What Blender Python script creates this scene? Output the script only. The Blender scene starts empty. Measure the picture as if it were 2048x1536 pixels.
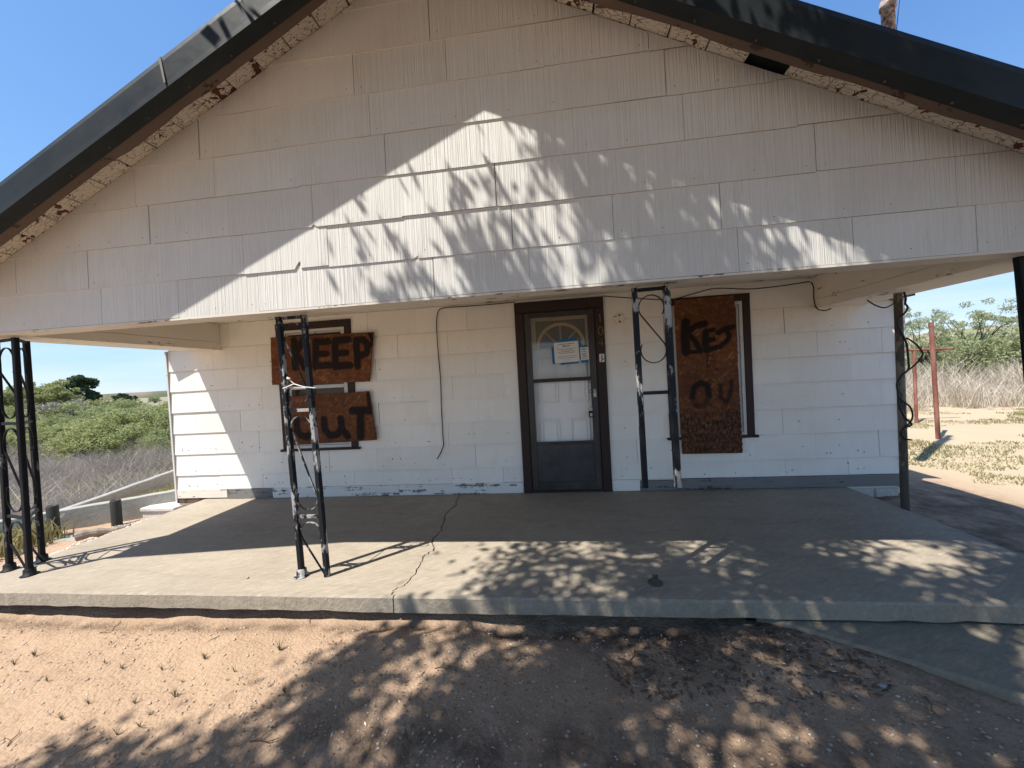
import bpy, math, random
import numpy as np
from mathutils import Vector, Matrix
random.seed(7); RNG = np.random.default_rng(7)
S = bpy.context.scene; COL = S.collection

# ------------------------------------------------------------------ camera
F, CAM = 730.72, np.array([0.0, -4.1875, 1.3568])
YAW, PITCH, ROLL = 0.1123, -0.0222, -0.0555
def _axes():
    cy, sy, cp, sp, cr, sr = math.cos(YAW), math.sin(YAW), math.cos(PITCH), math.sin(PITCH), math.cos(ROLL), math.sin(ROLL)
    fw = np.array([-sy*cp, cy*cp, sp]); r = np.array([cy, sy, 0.0]); u = np.cross(r, fw)
    return cr*r + sr*u, -sr*r + cr*u, fw
CR, CU, CF = _axes()
cam = bpy.data.cameras.new('camera'); camo = bpy.data.objects.new('camera', cam); COL.objects.link(camo)
cam.sensor_fit = 'HORIZONTAL'; cam.sensor_width = 36.0; cam.lens = 36.0*F/2048.0
cam.clip_start = 0.02; cam.clip_end = 2000
M3 = Matrix(((CR[0], CU[0], -CF[0]), (CR[1], CU[1], -CF[1]), (CR[2], CU[2], -CF[2])))
camo.matrix_world = Matrix.Translation(Vector(CAM)) @ M3.to_4x4()
S.camera = camo

# ------------------------------------------------------------------ sky, sun, exposure
SUN = Vector((0.42, 0.356, -1.0)).normalized()           # direction the light travels
EL = math.asin(-SUN.z); AZ = math.atan2(-SUN.x, -SUN.y)
W = bpy.data.worlds.new('World'); S.world = W; W.use_nodes = True
nt = W.node_tree; nt.nodes.clear()
def wn(t, **k):
    n = nt.nodes.new(t)
    for a, b in k.items(): setattr(n, a, b)
    return n
out = wn('ShaderNodeOutputWorld'); bg = wn('ShaderNodeBackground'); bg.inputs['Strength'].default_value = 0.145
sky = wn('ShaderNodeTexSky', sky_type='NISHITA', sun_disc=False, sun_elevation=EL, sun_rotation=AZ % (2*math.pi), altitude=600.0,
         air_density=1.0, dust_density=0.25, ozone_density=2.0)
tc = wn('ShaderNodeTexCoord'); mp = wn('ShaderNodeMapping'); mp.inputs['Scale'].default_value = (1.0, 1.0, 7.0)
nz = wn('ShaderNodeTexNoise'); nz.inputs['Scale'].default_value = 1.6; nz.inputs['Detail'].default_value = 7; nz.inputs['Roughness'].default_value = .55
rp = wn('ShaderNodeValToRGB'); rp.color_ramp.elements[0].position = .44; rp.color_ramp.elements[1].position = .62
sx = wn('ShaderNodeSeparateXYZ'); mr = wn('ShaderNodeMapRange'); mr.inputs[1].default_value = .42; mr.inputs[2].default_value = .02; mr.inputs[3].default_value = 0; mr.inputs[4].default_value = .62
ml = wn('ShaderNodeMath', operation='MULTIPLY'); mx = wn('ShaderNodeMixRGB'); mx.inputs[2].default_value = (3.3, 3.7, 4.1, 1)
L = nt.links.new
L(tc.outputs['Generated'], mp.inputs[0]); L(mp.outputs[0], nz.inputs[0]); L(nz.outputs[0], rp.inputs[0])
L(tc.outputs['Generated'], sx.inputs[0]); L(sx.outputs['Z'], mr.inputs[0]); L(rp.outputs[0], ml.inputs[0]); L(mr.outputs[0], ml.inputs[1])
L(ml.outputs[0], mx.inputs[0]); L(mx.outputs[0], bg.inputs[0])
num = wn('ShaderNodeVectorMath', operation='MULTIPLY'); num.inputs[1].default_value = (.70, 1.04, 1.66)
den = wn('ShaderNodeVectorMath', operation='MULTIPLY_ADD'); den.inputs[1].default_value = (.12, .175, .25); den.inputs[2].default_value = (1, 1, 1)
dv = wn('ShaderNodeVectorMath', operation='DIVIDE')
L(sky.outputs[0], num.inputs[0]); L(sky.outputs[0], den.inputs[0]); L(num.outputs[0], dv.inputs[0]); L(den.outputs[0], dv.inputs[1]); L(dv.outputs[0], mx.inputs[1]); L(bg.outputs[0], out.inputs[0])
sl = bpy.data.lights.new('sun', 'SUN'); sl.energy = 4.4; sl.angle = math.radians(0.53); sl.color = (1.0, .955, .88)
so = bpy.data.objects.new('sun', sl); COL.objects.link(so); so.location = (-6, -8, 14); so.rotation_euler = SUN.to_track_quat('-Z', 'Y').to_euler()
VS = S.view_settings; VS.view_transform = 'Standard'; VS.look = 'None'; VS.gamma = 1; VS.use_curve_mapping = False; VS.exposure = 0.95
S.cycles.max_bounces = 8; S.cycles.diffuse_bounces = 5; S.cycles.transparent_max_bounces = 8

# ------------------------------------------------------------------ helpers
def at(px, py, ax, v):
    """the point of the plane (axis ax = v) that a pixel of the 2048 px survey picture measures"""
    d = CF + CR*(px-1024)/F - CU*(py-768)/F
    return CAM + d*((v-CAM[ax])/d[ax])
def wloc(o):
    x = Vector((0, 0, 0))
    while o is not None: x += o.location; o = o.parent
    return x
def link(name, me, parent=None, **props):
    o = bpy.data.objects.new(name, me); COL.objects.link(o)
    if parent is not None:
        o.parent = parent; o.location = -wloc(parent)
    for k, v in props.items(): o[k] = v
    return o
def thing(name, label, cat, loc, group=None):
    o = bpy.data.objects.new(name, None); COL.objects.link(o); o.location = loc; o.empty_display_size = .2
    o['label'] = label; o['category'] = cat
    if group: o['group'] = group
    return o
def tag(o, label, cat, group=None):
    o['label'] = label; o['category'] = cat
    if group: o['group'] = group
    return o
def fast_mesh(name, V, Q, mats, smooth=False, mi=None):
    V = np.asarray(V, np.float32); Q = np.asarray(Q, np.int32); n = Q.shape[1]
    me = bpy.data.meshes.new(name)
    me.vertices.add(len(V)); me.vertices.foreach_set('co', V.ravel())
    me.loops.add(Q.size); me.loops.foreach_set('vertex_index', Q.ravel())
    me.polygons.add(len(Q)); me.polygons.foreach_set('loop_start', np.arange(0, Q.size, n, dtype=np.int32))
    if smooth: me.polygons.foreach_set('use_smooth', np.ones(len(Q), bool))
    if mi is not None: me.polygons.foreach_set('material_index', np.asarray(mi, np.int32))
    for m in (mats if isinstance(mats, (list, tuple)) else [mats]): me.materials.append(m)
    me.update(calc_edges=True); me.validate()
    return me
class MB:
    def __init__(s): s.v, s.f, s.m, s.sm = [], [], [], []
    def add(s, vs, fs, mi=0, smooth=False):
        b = len(s.v); s.v += [tuple(x) for x in vs]
        s.f += [tuple(b+i for i in f) for f in fs]; s.m += [mi]*len(fs); s.sm += [smooth]*len(fs)
    def box(s, x0, x1, y0, y1, z0, z1, mi=0, ch=0.0):
        if ch <= 0:
            s.add([(x0,y0,z0),(x1,y0,z0),(x1,y1,z0),(x0,y1,z0),(x0,y0,z1),(x1,y0,z1),(x1,y1,z1),(x0,y1,z1)],
                  [(0,3,2,1),(4,5,6,7),(0,1,5,4),(1,2,6,5),(2,3,7,6),(3,0,4,7)], mi); return
        c = ch; vs = []
        for X, Y, Z, a, b, d in [(x0,y0,z0,1,1,1),(x1,y0,z0,-1,1,1),(x1,y1,z0,-1,-1,1),(x0,y1,z0,1,-1,1),(x0,y0,z1,1,1,-1),(x1,y0,z1,-1,1,-1),(x1,y1,z1,-1,-1,-1),(x0,y1,z1,1,-1,-1)]:
            vs += [(X, Y+b*c, Z+d*c), (X+a*c, Y, Z+d*c), (X+a*c, Y+b*c, Z)]
        f = [(0,9,12+9,12),(3,15,18,6),(1,13,16,4),(7,19,22,10),(2,5,8,11),(14,23,20,17),
             (0,12,13,1),(4,16,15,3),(6,18,19,7),(10,22,21,9),(1,4,5,2),(3,6,8,5),(7,10,11,8),(9,0,2,11),
             (13,14,17,16),(15,17,20,18),(19,20,23,22),(21,23,14,12),(0,1,2),(4,3,5),(7,6,8) if False else (6,7,8),(10,9,11),(12,14,13),(15,16,17),(18,20,19),(21,22,23)]
        s.add(vs, f, mi)
    def prism(s, poly, axis, a0, a1, mi=0):
        """convex or simple polygon of the two other axes, extruded along axis"""
        def P(p, a):
            q = list(p); q.insert(axis, a); return q
        n = len(poly); vs = [P(p, a0) for p in poly] + [P(p, a1) for p in poly]
        s.add(vs, [tuple(range(n))[::-1], tuple(range(n, 2*n))] + [(i, (i+1) % n, n+(i+1) % n, n+i) for i in range(n)], mi)
    def tube(s, pts, r, n=8, mi=0, cap=True, smooth=True):
        pts = [Vector(p) for p in pts]; rs = r if isinstance(r, (list, tuple)) else [r]*len(pts)
        vs, fs = [], []; up = None
        for i, p in enumerate(pts):
            t = (pts[min(i+1, len(pts)-1)] - pts[max(i-1, 0)]).normalized()
            if up is None: up = t.orthogonal().normalized()
            else: up = (up - t*up.dot(t)).normalized()
            b = t.cross(up)
            for k in range(n):
                a = 2*math.pi*k/n; vs.append(p + (up*math.cos(a) + b*math.sin(a))*rs[i])
        for i in range(len(pts)-1):
            for k in range(n):
                fs.append((i*n+k, i*n+(k+1) % n, (i+1)*n+(k+1) % n, (i+1)*n+k))
        s.add(vs, fs, mi, smooth)
        if cap: s.add(vs[:n], [tuple(range(n))[::-1]], mi); s.add(vs[-n:], [tuple(range(n))], mi)
    def lathe(s, c, prof, n=16, mi=0, smooth=True):
        vs, fs = [], []
        for (r, z) in prof:
            for k in range(n):
                a = 2*math.pi*k/n; vs.append((c[0]+r*math.cos(a), c[1]+r*math.sin(a), c[2]+z))
        m = len(prof)
        for i in range(m-1):
            for k in range(n): fs.append((i*n+k, i*n+(k+1) % n, (i+1)*n+(k+1) % n, (i+1)*n+k))
        s.add(vs, fs, mi, smooth)
        s.add(vs[:n], [tuple(range(n))[::-1]], mi); s.add(vs[-n:], [tuple(range(n))], mi)
    def bar(s, path, w, d, n_axis, mi=0):
        """flat strip along path: thickness w in the path's plane, depth d along n_axis"""
        N = Vector(n_axis); path = [Vector(p) for p in path]; vs, fs = [], []
        for i, p in enumerate(path):
            t = (path[min(i+1, len(path)-1)] - path[max(i-1, 0)]).normalized(); q = t.cross(N).normalized()
            for a, b in ((-1,-1),(1,-1),(1,1),(-1,1)): vs.append(p + q*(a*w/2) + N*(b*d/2))
        for i in range(len(path)-1):
            for k in range(4): fs.append((i*4+k, i*4+(k+1) % 4, i*4+4+(k+1) % 4, i*4+4+k))
        e = len(vs)-4; fs += [(3,2,1,0), (e, e+1, e+2, e+3)]
        s.add(vs, fs, mi)
    def mesh(s, name, mats):
        me = bpy.data.meshes.new(name); me.from_pydata(s.v, [], s.f)
        for m in (mats if isinstance(mats, (list, tuple)) else [mats]): me.materials.append(m)
        me.polygons.foreach_set('material_index', s.m); me.polygons.foreach_set('use_smooth', s.sm); me.update()
        return me
    def build(s, name, mats, parent=None, **props): return link(name, s.mesh(name, mats), parent, **props)
def one(name, mats, parent, fn, *a, **k):
    b = MB(); getattr(b, fn)(*a, **k); return b.build(name, mats, parent)
def vnoise(x, y, sc, seed=0):
    x = np.asarray(x)*sc; y = np.asarray(y)*sc; xi = np.floor(x); yi = np.floor(y); fx = x-xi; fy = y-yi
    fx = fx*fx*(3-2*fx); fy = fy*fy*(3-2*fy)
    def h(a, b): q = np.sin(a*127.1+b*311.7+seed*74.7)*43758.5453; return q-np.floor(q)
    return (h(xi,yi)*(1-fx)+h(xi+1,yi)*fx)*(1-fy)+(h(xi,yi+1)*(1-fx)+h(xi+1,yi+1)*fx)*fy
def sstep(a, b, x): t = np.clip((x-a)/(b-a), 0, 1); return t*t*(3-2*t)

# ------------------------------------------------------------------ materials
class NT:
    def __init__(s, name, rough=.8, spec=.3, metal=0.0):
        s.m = bpy.data.materials.new(name); s.m.use_nodes = True; s.t = s.m.node_tree
        s.b = s.t.nodes['Principled BSDF']; s.b.inputs['Roughness'].default_value = rough; s.b.inputs['Specular IOR Level'].default_value = spec
        s.b.inputs['Metallic'].default_value = metal; s.o = s.t.nodes['Material Output']; s._c = None
    def n(s, t, **k):
        x = s.t.nodes.new(t)
        for a, b in k.items():
            if isinstance(a, str) and a.startswith('i_'): x.inputs[a[2:]].default_value = b
            else: setattr(x, a, b)
        return x
    def l(s, a, b): s.t.links.new(a, b)
    def co(s, scale=(1,1,1), rot=(0,0,0), rnd=0.0, tex=False):
        if s._c is None: s._c = s.n('ShaderNodeTexCoord').outputs['Object']
        m = s.n('ShaderNodeMapping'); m.inputs['Scale'].default_value = scale; m.inputs['Rotation'].default_value = rot
        if tex: m.vector_type = 'TEXTURE'; m.inputs['Scale'].default_value = tuple(1/q for q in scale)
        if rnd:
            oi = s.n('ShaderNodeObjectInfo'); v = s.n('ShaderNodeVectorMath', operation='SCALE'); v.inputs[0].default_value = (rnd, rnd*1.7, rnd*.6)
            s.l(oi.outputs['Random'], v.inputs['Scale']); s.l(v.outputs[0], m.inputs['Location'])
        s.l(s._c, m.inputs['Vector']); return m.outputs[0]
    def noise(s, scale, co=None, detail=4, rough=.6, dist=0.0):
        x = s.n('ShaderNodeTexNoise'); x.inputs['Scale'].default_value = scale; x.inputs['Detail'].default_value = detail
        x.inputs['Roughness'].default_value = rough; x.inputs['Distortion'].default_value = dist
        s.l(co if co is not None else s.co(), x.inputs['Vector']); return x.outputs['Fac']
    def voro(s, scale, co=None, feature='F1', out='Distance', rnd=1.0):
        x = s.n('ShaderNodeTexVoronoi', feature=feature); x.inputs['Scale'].default_value = scale; x.inputs['Randomness'].default_value = rnd
        s.l(co if co is not None else s.co(), x.inputs['Vector']); return x.outputs[out]
    def ramp(s, f, stops, interp='LINEAR'):
        x = s.n('ShaderNodeValToRGB'); e = x.color_ramp.elements; x.color_ramp.interpolation = interp
        while len(e) < len(stops): e.new(.5)
        for k, (p, c) in enumerate(stops):
            e[k].position = p; e[k].color = (c, c, c, 1) if not hasattr(c, '__len__') else (*c, 1)
        s.l(f, x.inputs[0]); return x.outputs[0]
    def mix(s, f, a, b, mode='MIX'):
        x = s.n('ShaderNodeMixRGB', blend_type=mode)
        for i, v in ((0, f), (1, a), (2, b)):
            if hasattr(v, 'is_linked') or hasattr(v, 'links'): s.l(v, x.inputs[i])
            elif i == 0: x.inputs[0].default_value = v
            else: x.inputs[i].default_value = (*v, 1)
        return x.outputs[0]
    def math(s, op, a, b=None):
        x = s.n('ShaderNodeMath', operation=op)
        for i, v in ((0, a), (1, b)):
            if v is None: continue
            if hasattr(v, 'links'): s.l(v, x.inputs[i])
            else: x.inputs[i].default_value = v
        return x.outputs[0]
    def attr(s, name): x = s.n('ShaderNodeAttribute', attribute_name=name); return x.outputs['Fac']
    def col(s, c):
        if hasattr(c, 'links'): s.l(c, s.b.inputs['Base Color'])
        else: s.b.inputs['Base Color'].default_value = (*c, 1)
        return s
    def bump(s, h, strength=.5, dist=.01):
        x = s.n('ShaderNodeBump'); x.inputs['Strength'].default_value = strength; x.inputs['Distance'].default_value = dist
        s.l(h, x.inputs['Height'])
        if s.b.inputs['Normal'].is_linked: s.l(s.b.inputs['Normal'].links[0].from_socket, x.inputs['Normal'])
        s.l(x.outputs[0], s.b.inputs['Normal']); return s
    def rough(s, f): s.l(f, s.b.inputs['Roughness']); return s

def siding(name, tint, groove, dirt):
    a = NT(name, .62, .35)
    g = a.noise(1.0, a.co((92, 3, 1.3), rnd=40), 3, .6, .2); g2 = a.noise(1.0, a.co((230, 3, 3.0), rnd=40), 2)
    h = a.math('ADD', a.ramp(g, [(.36, 0), (.62, 1)]), a.math('MULTIPLY', g2, .35))
    big = a.noise(1.3, a.co((1, 1, 1.4)), 5, .6); st = a.noise(6, a.co((1.6, 1, .5), rnd=5), 5, .65)
    c = a.mix(a.ramp(big, [(.32, 0), (.75, dirt)]), tint, tuple(t*f for t, f in zip(tint, (.80, .765, .71))))
    c = a.mix(a.ramp(st, [(.55, 0), (.85, dirt)]), c, tuple(t*f for t, f in zip(tint, (.72, .67, .6))))
    sp = a.noise(48, a.co(rnd=9), 2, .5); c = a.mix(a.ramp(sp, [(.73, 0), (.76, dirt*.7)]), c, (.2, .16, .12))
    c = a.mix(a.math('MULTIPLY', a.math('SUBTRACT', 1.0, a.math('MINIMUM', h, 1.0)), groove*.16), c, tuple(t*.45 for t in tint))
    oi = a.n('ShaderNodeObjectInfo'); c = a.mix(a.math('MULTIPLY', oi.outputs['Random'], .16), c, tuple(t*.55 for t in (tint[0]*.98, tint[1]*.96, tint[2]*.9)))
    ch = a.noise(17, a.co((1, 1, 1.6), rnd=2), 5, .72); c = a.mix(a.ramp(ch, [(.715, 0), (.73, dirt*1.3)]), c, (.30, .25, .20))
    lo = a.ramp(a.noise(1.0, a.co((3.2, 3, 1.1), rnd=3), 2), [(.35, .45), (.65, 1)])
    a.col(c).bump(a.math('MULTIPLY', h, lo), groove, .006); a.bump(a.noise(160, detail=2), .12, .002); return a.m
M_GABLE = siding('painted_gable_shingle', (.75, .74, .70), .55, .42)
M_WALL = siding('painted_wall_shingle', (.88, .865, .80), .24, .35)
M_LIP = NT('shade_line_shingle_edge', .9, .1); M_LIP.col(M_LIP.mix(M_LIP.ramp(M_LIP.noise(.55, detail=3), [(.42, 0), (.58, 1)]), (.30, .265, .22), (.62, .56, .48))); M_LIP = M_LIP.m  # gable lips: shadow-gap dark and lit cream painted in to draw the courses
def painted_wood(name, base, under, amount, stretch=(2, 9, 22), rough=.7):
    a = NT(name, rough, .3); w = a.noise(1, a.co(stretch, rnd=7), 5, .65); k = a.noise(9, a.co(rnd=4), 6, .7)
    pk = a.ramp(a.math('ADD', a.math('MULTIPLY', w, .55), a.math('MULTIPLY', k, .45)), [(.60-amount*.25, 0), (.615-amount*.25, 1)])
    c = a.mix(pk, base, a.mix(a.noise(1, a.co(tuple(3*q for q in stretch)), 3), under, tuple(.55*q for q in under)))
    c = a.mix(a.ramp(a.noise(2.2), [(.4, 0), (.8, .35)]), c, tuple(q*.7 for q in base)); a.col(c).bump(a.math('SUBTRACT', w, pk), .35, .004); return a.m
M_TRIM = painted_wood('cream_peeling_trim', (.74, .68, .59), (.16, .11, .075), .10, (2.2, 9, 30))
M_BEAM = painted_wood('cream_painted_beam', (.78, .73, .64), (.22, .16, .11), .02, (3, 3, 30))
M_BASE = painted_wood('weathered_skirting_wood', (.76, .75, .71), (.17, .155, .14), .26, (1.2, 6, 26))
M_BASEGREY = painted_wood('grey_bare_wood', (.19, .185, .18), (.07, .062, .056), .22, (1.2, 6, 30))
M_BROWN = painted_wood('dark_brown_paint', (.034, .021, .018), (.33, .28, .23), -.22, (9, 9, 3), .6)
M_RAFTER = painted_wood('bare_weathered_rafter', (.135, .092, .066), (.06, .038, .022), .12, (3, 8, 14))
a = NT('crackled_cream_paint', .75, .25)
cr = a.voro(1, a.co((16, 62, 16), rnd=11), 'DISTANCE_TO_EDGE'); cr2 = a.voro(80, a.co((1, 1.6, 1), rnd=6), 'DISTANCE_TO_EDGE')
wob = a.noise(9, a.co(rnd=8), 5, .7); pat = a.noise(4.2, a.co(rnd=30), 4, .65)
line = a.math('LESS_THAN', a.math('ADD', cr, a.math('MULTIPLY', a.math('SUBTRACT', wob, .5), -.14)), .028)
line2 = a.math('MULTIPLY', a.math('LESS_THAN', cr2, .035), a.math('GREATER_THAN', wob, .6))
bare = a.math('GREATER_THAN', a.math('ADD', a.math('MULTIPLY', pat, .75), a.math('MULTIPLY', a.voro(30, a.co(rnd=5), out='Color'), .16)), .535)
c = a.mix(a.math('MAXIMUM', line, line2), a.mix(a.noise(14), (.76, .70, .60), (.66, .60, .50)), (.13, .09, .065))
c = a.mix(bare, c, a.mix(a.noise(30, a.co((1, 4, 1))), (.14, .05, .03), (.085, .035, .024)))
a.col(c).bump(a.math('SUBTRACT', 1.0, a.math('MAXIMUM', a.math('MAXIMUM', line, line2), bare)), .35, .003); M_SOFFIT = a.m
a = NT('dark_green_black_metal', .55, .22)
c = a.mix(a.ramp(a.noise(3, a.co((1, 3, 1))), [(.35, 0), (.75, 1)]), (.012, .017, .018), (.026, .029, .030)); c = a.mix(a.ramp(a.noise(40), [(.62, 0), (.75, .3)]), c, (.07, .068, .062))
a.col(c).bump(a.noise(3.5, detail=3), .4, .012); a.rough(a.ramp(a.noise(8), [(.3, .45), (.8, .65)])); M_METAL = a.m
M_BLACKMETAL = NT('dark_inner_flange', .6, .3).col((.012, .013, .016)).m
def concrete(name, c1, c2, stain, scale=1.0, bs=.35):
    a = NT(name, .88, .2); big = a.noise(1.1*scale, a.co(), 6, .62); fine = a.noise(26*scale, a.co(), 5, .7); sw = a.noise(3.2*scale, a.co((.5, 2.2, 1)), 6, .65, .6)
    c = a.mix(a.ramp(big, [(.3, 0), (.72, 1)]), c1, c2); c = a.mix(a.ramp(sw, [(.50, 0), (.78, .55)]), c, stain)
    c = a.mix(a.ramp(fine, [(.35, .0), (.8, .4)]), c, tuple(q*.62 for q in c1)); c = a.mix(a.ramp(a.voro(70*scale, out='Distance'), [(.02, .7), (.1, 0)]), c, tuple(q*.45 for q in c1))
    sk = a.noise(1, a.co((9*scale, 44*scale, 30), (0, 0, .5), tex=True), 4, .7); c = a.mix(a.ramp(sk, [(.52, 0), (.74, .5)]), c, tuple(min(1, q*1.35) for q in c1)); c = a.mix(a.ramp(sk, [(.28, .45), (.46, 0)]), c, tuple(q*.7 for q in c2))
    a.col(c).bump(fine, bs, .006); a.bump(sk, .3, .004); a.bump(a.noise(7*scale, a.co((1, 1, 1)), 4), .25, .015); return a.m
M_SLAB = concrete('porch_concrete', (.375, .322, .252), (.285, .243, .19), (.19, .158, .125))
M_SLABEDGE = concrete('slab_edge_concrete', (.38, .33, .26), (.30, .26, .20), (.17, .14, .11), 1.6, .9)
M_WALK = concrete('walk_concrete', (.30, .255, .19), (.235, .20, .15), (.13, .11, .085), 1.3, .6)
M_GREYCON = concrete('grey_wall_concrete', (.34, .335, .30), (.31, .30, .275), (.25, .235, .2), 1.4)
M_BLOCK = concrete('whitewashed_block', (.62, .60, .55), (.5, .47, .42), (.3, .26, .2), 2.0)
def chipped(name, dark, light, amt, sc=(14, 14, 5)):
    a = NT(name, .55, .2); n1 = a.noise(1, a.co(sc, rnd=20), 6, .72); n2 = a.noise(2.6, a.co(rnd=13), 3)
    k = a.ramp(a.math('ADD', a.math('MULTIPLY', n1, .6), a.math('MULTIPLY', n2, .4)), [(.60-amt, 0), (.625-amt, 1)])
    c = a.mix(k, dark, a.mix(a.noise(30), light, tuple(q*.5 for q in light))); c = a.mix(a.ramp(a.noise(11, a.co(rnd=3), 5, .7), [(.66, 0), (.72, 1)]), c, (.11, .045, .022))
    a.col(c).bump(k, .3, .002); return a.m
M_POST = chipped('black_post_paint', (.008, .010, .014), (.20, .20, .20), .0)
M_POSTWORN = chipped('worn_black_post_paint', (.012, .014, .018), (.50, .49, .47), .085)
M_PIPE = chipped('mottled_grey_pipe', (.075, .07, .06), (.25, .235, .2), .07, (7, 7, 3))
M_BOLLARD = chipped('dark_pipe_bollard', (.035, .036, .032), (.10, .09, .07), .02)
a = NT('rusty_pole_paint', .75, .25); a.col(a.mix(a.ramp(a.noise(9, a.co((1, 1, .3)), 6, .7), [(.4, 0), (.7, 1)]), (.19, .062, .045), (.30, .16, .12))).bump(a.noise(40), .3, .003); M_RUST = a.m
a = NT('vent_pipe_paint', .8, .2); a.col(a.mix(a.ramp(a.noise(14, a.co(), 6, .7), [(.45, 0), (.58, 1)]), (.52, .42, .36), (.17, .09, .065))); M_VENT = a.m
a = NT('black_cable', .5, .4).col((.012, .012, .013)); M_CABLE = a.m
a = NT('white_cord', .8, .2).col((.72, .70, .66)); M_CORD = a.m
M_WHITE = painted_wood('white_sash_paint', (.62, .61, .585), (.25, .22, .19), -.1, (3, 3, 8))
M_DARKGLASS = NT('dark_window_glass', .08, .5).col((.012, .014, .013)).m
def stormmetal():
    a = NT('bronze_storm_metal', .48, .45); c = a.mix(a.ramp(a.noise(2.5, a.co((3, 3, 1)), 5), [(.35, 0), (.7, 1)]), (.026, .023, .020), (.05, .047, .042))
    a.col(a.mix(a.ramp(a.noise(30, a.co((1, 1, .4)), 5, .7), [(.68, 0), (.74, .7)]), c, (.3, .28, .26))); return a.m
M_STORM = stormmetal()
a = NT('kick_panel_metal', .45, .5); a.col(a.mix(a.ramp(a.noise(3.4, a.co((1, 1, 1.2)), 6, .7), [(.4, 0), (.75, 1)]), (.027, .028, .029), (.066, .068, .070))); M_KICK = a.m
M_DOOR = painted_wood('white_door_paint', (.84, .83, .79), (.35, .33, .3), -.35, (2, 2, 3))
M_FAN = NT('cream_fanlight_trim', .6, .3).col((.66, .52, .27)).m
M_FANGLASS = NT('fanlight_glass', .15, .5).col((.075, .08, .07)).m
M_STEEL = NT('dull_steel', .4, .5, .7).col((.42, .41, .39)).m
M_BLACKPLASTIC = NT('black_plastic', .45, .4).col((.01, .01, .011)).m
M_PAPER = NT('notice_paper', .8, .2).col((.70, .69, .66)).m
M_INK = NT('printed_ink', .8, .1).col((.10, .10, .11)).m
M_TAPE = NT('blue_masking_tape', .7, .2).col((.02, .155, .30)).m
M_NUM = NT('tarnished_brass_number', .5, .4, .3).col((.30, .20, .10)).m
a = NT('dusty_glass'); t = a.t; t.nodes.remove(a.b)
tr = a.n('ShaderNodeBsdfTransparent'); gl = a.n('ShaderNodeBsdfGlossy'); gl.inputs['Roughness'].default_value = .04; di = a.n('ShaderNodeBsdfDiffuse'); di.inputs[0].default_value = (.42, .42, .38, 1)
m1 = a.n('ShaderNodeMixShader'); m2 = a.n('ShaderNodeMixShader'); lw = a.n('ShaderNodeFresnel'); lw.inputs[0].default_value = 1.45
a.l(a.math('ADD', a.math('MULTIPLY', a.noise(3, detail=5), .12), .04), m1.inputs[0]); a.l(tr.outputs[0], m1.inputs[1]); a.l(di.outputs[0], m1.inputs[2])
a.l(lw.outputs[0], m2.inputs[0]); a.l(m1.outputs[0], m2.inputs[1]); a.l(gl.outputs[0], m2.inputs[2]); a.l(m2.outputs[0], a.o.inputs[0]); M_GLASS = a.m
def osb():
    a = NT('weathered_strand_board', .8, .2); c = None; hs = None
    cols = [((.135, .049, .019), (.20, .075, .028)), ((.095, .034, .015), (.23, .095, .038)), ((.12, .044, .018), (.165, .062, .025))]
    for i, (ang, sc) in enumerate(((.35, 1.0), (-.9, 1.25), (1.7, .9))):
        co = a.co((sc*44, 1, sc*11), (0, ang, 0), rnd=3, tex=True); v = a.n('ShaderNodeTexVoronoi'); v.inputs['Scale'].default_value = 1; a.l(co, v.inputs['Vector'])
        sp = a.n('ShaderNodeSeparateColor'); a.l(v.outputs['Color'], sp.inputs[0]); ck = a.mix(sp.outputs[0], cols[i][0], cols[i][1])
        if c is None: c = ck; hs = sp.outputs[1]
        else: c = a.mix(a.ramp(sp.outputs[2], [(.48, 0), (.52, 1)]), c, ck); hs = a.mix(a.ramp(sp.outputs[2], [(.48, 0), (.52, 1)]), hs, sp.outputs[1])
    fl = a.voro(1, a.co((110, 1, 24), (0, .75, 0), rnd=3, tex=True), out='Color'); s2 = a.n('ShaderNodeSeparateColor'); a.l(fl, s2.inputs[0])
    c = a.mix(a.ramp(s2.outputs[0], [(.93, 0), (.95, .6)]), c, (.34, .20, .10)); c = a.mix(a.ramp(a.noise(2.2, a.co(rnd=9), 4), [(.4, 0), (.75, .75)]), c, (.055, .024, .014))
    pa = a.math('ADD', a.attr('paint'), a.math('MULTIPLY', a.math('SUBTRACT', a.noise(60, detail=4, rough=.7), .5), a.math('MULTIPLY', a.attr('paint'), .9)))
    mo = a.math('MULTIPLY', a.attr('mould'), a.ramp(a.noise(30, a.co((1.4, 1, .7)), 5, .7), [(.44, 0), (.56, 1)]))
    c = a.mix(mo, c, (.022, .017, .013)); c = a.mix(a.ramp(pa, [(.10, 0), (.58, .95)]), c, (.009, .008, .008))
    a.col(c).bump(hs, .6, .004); return a.m
M_OSB = osb()
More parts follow.
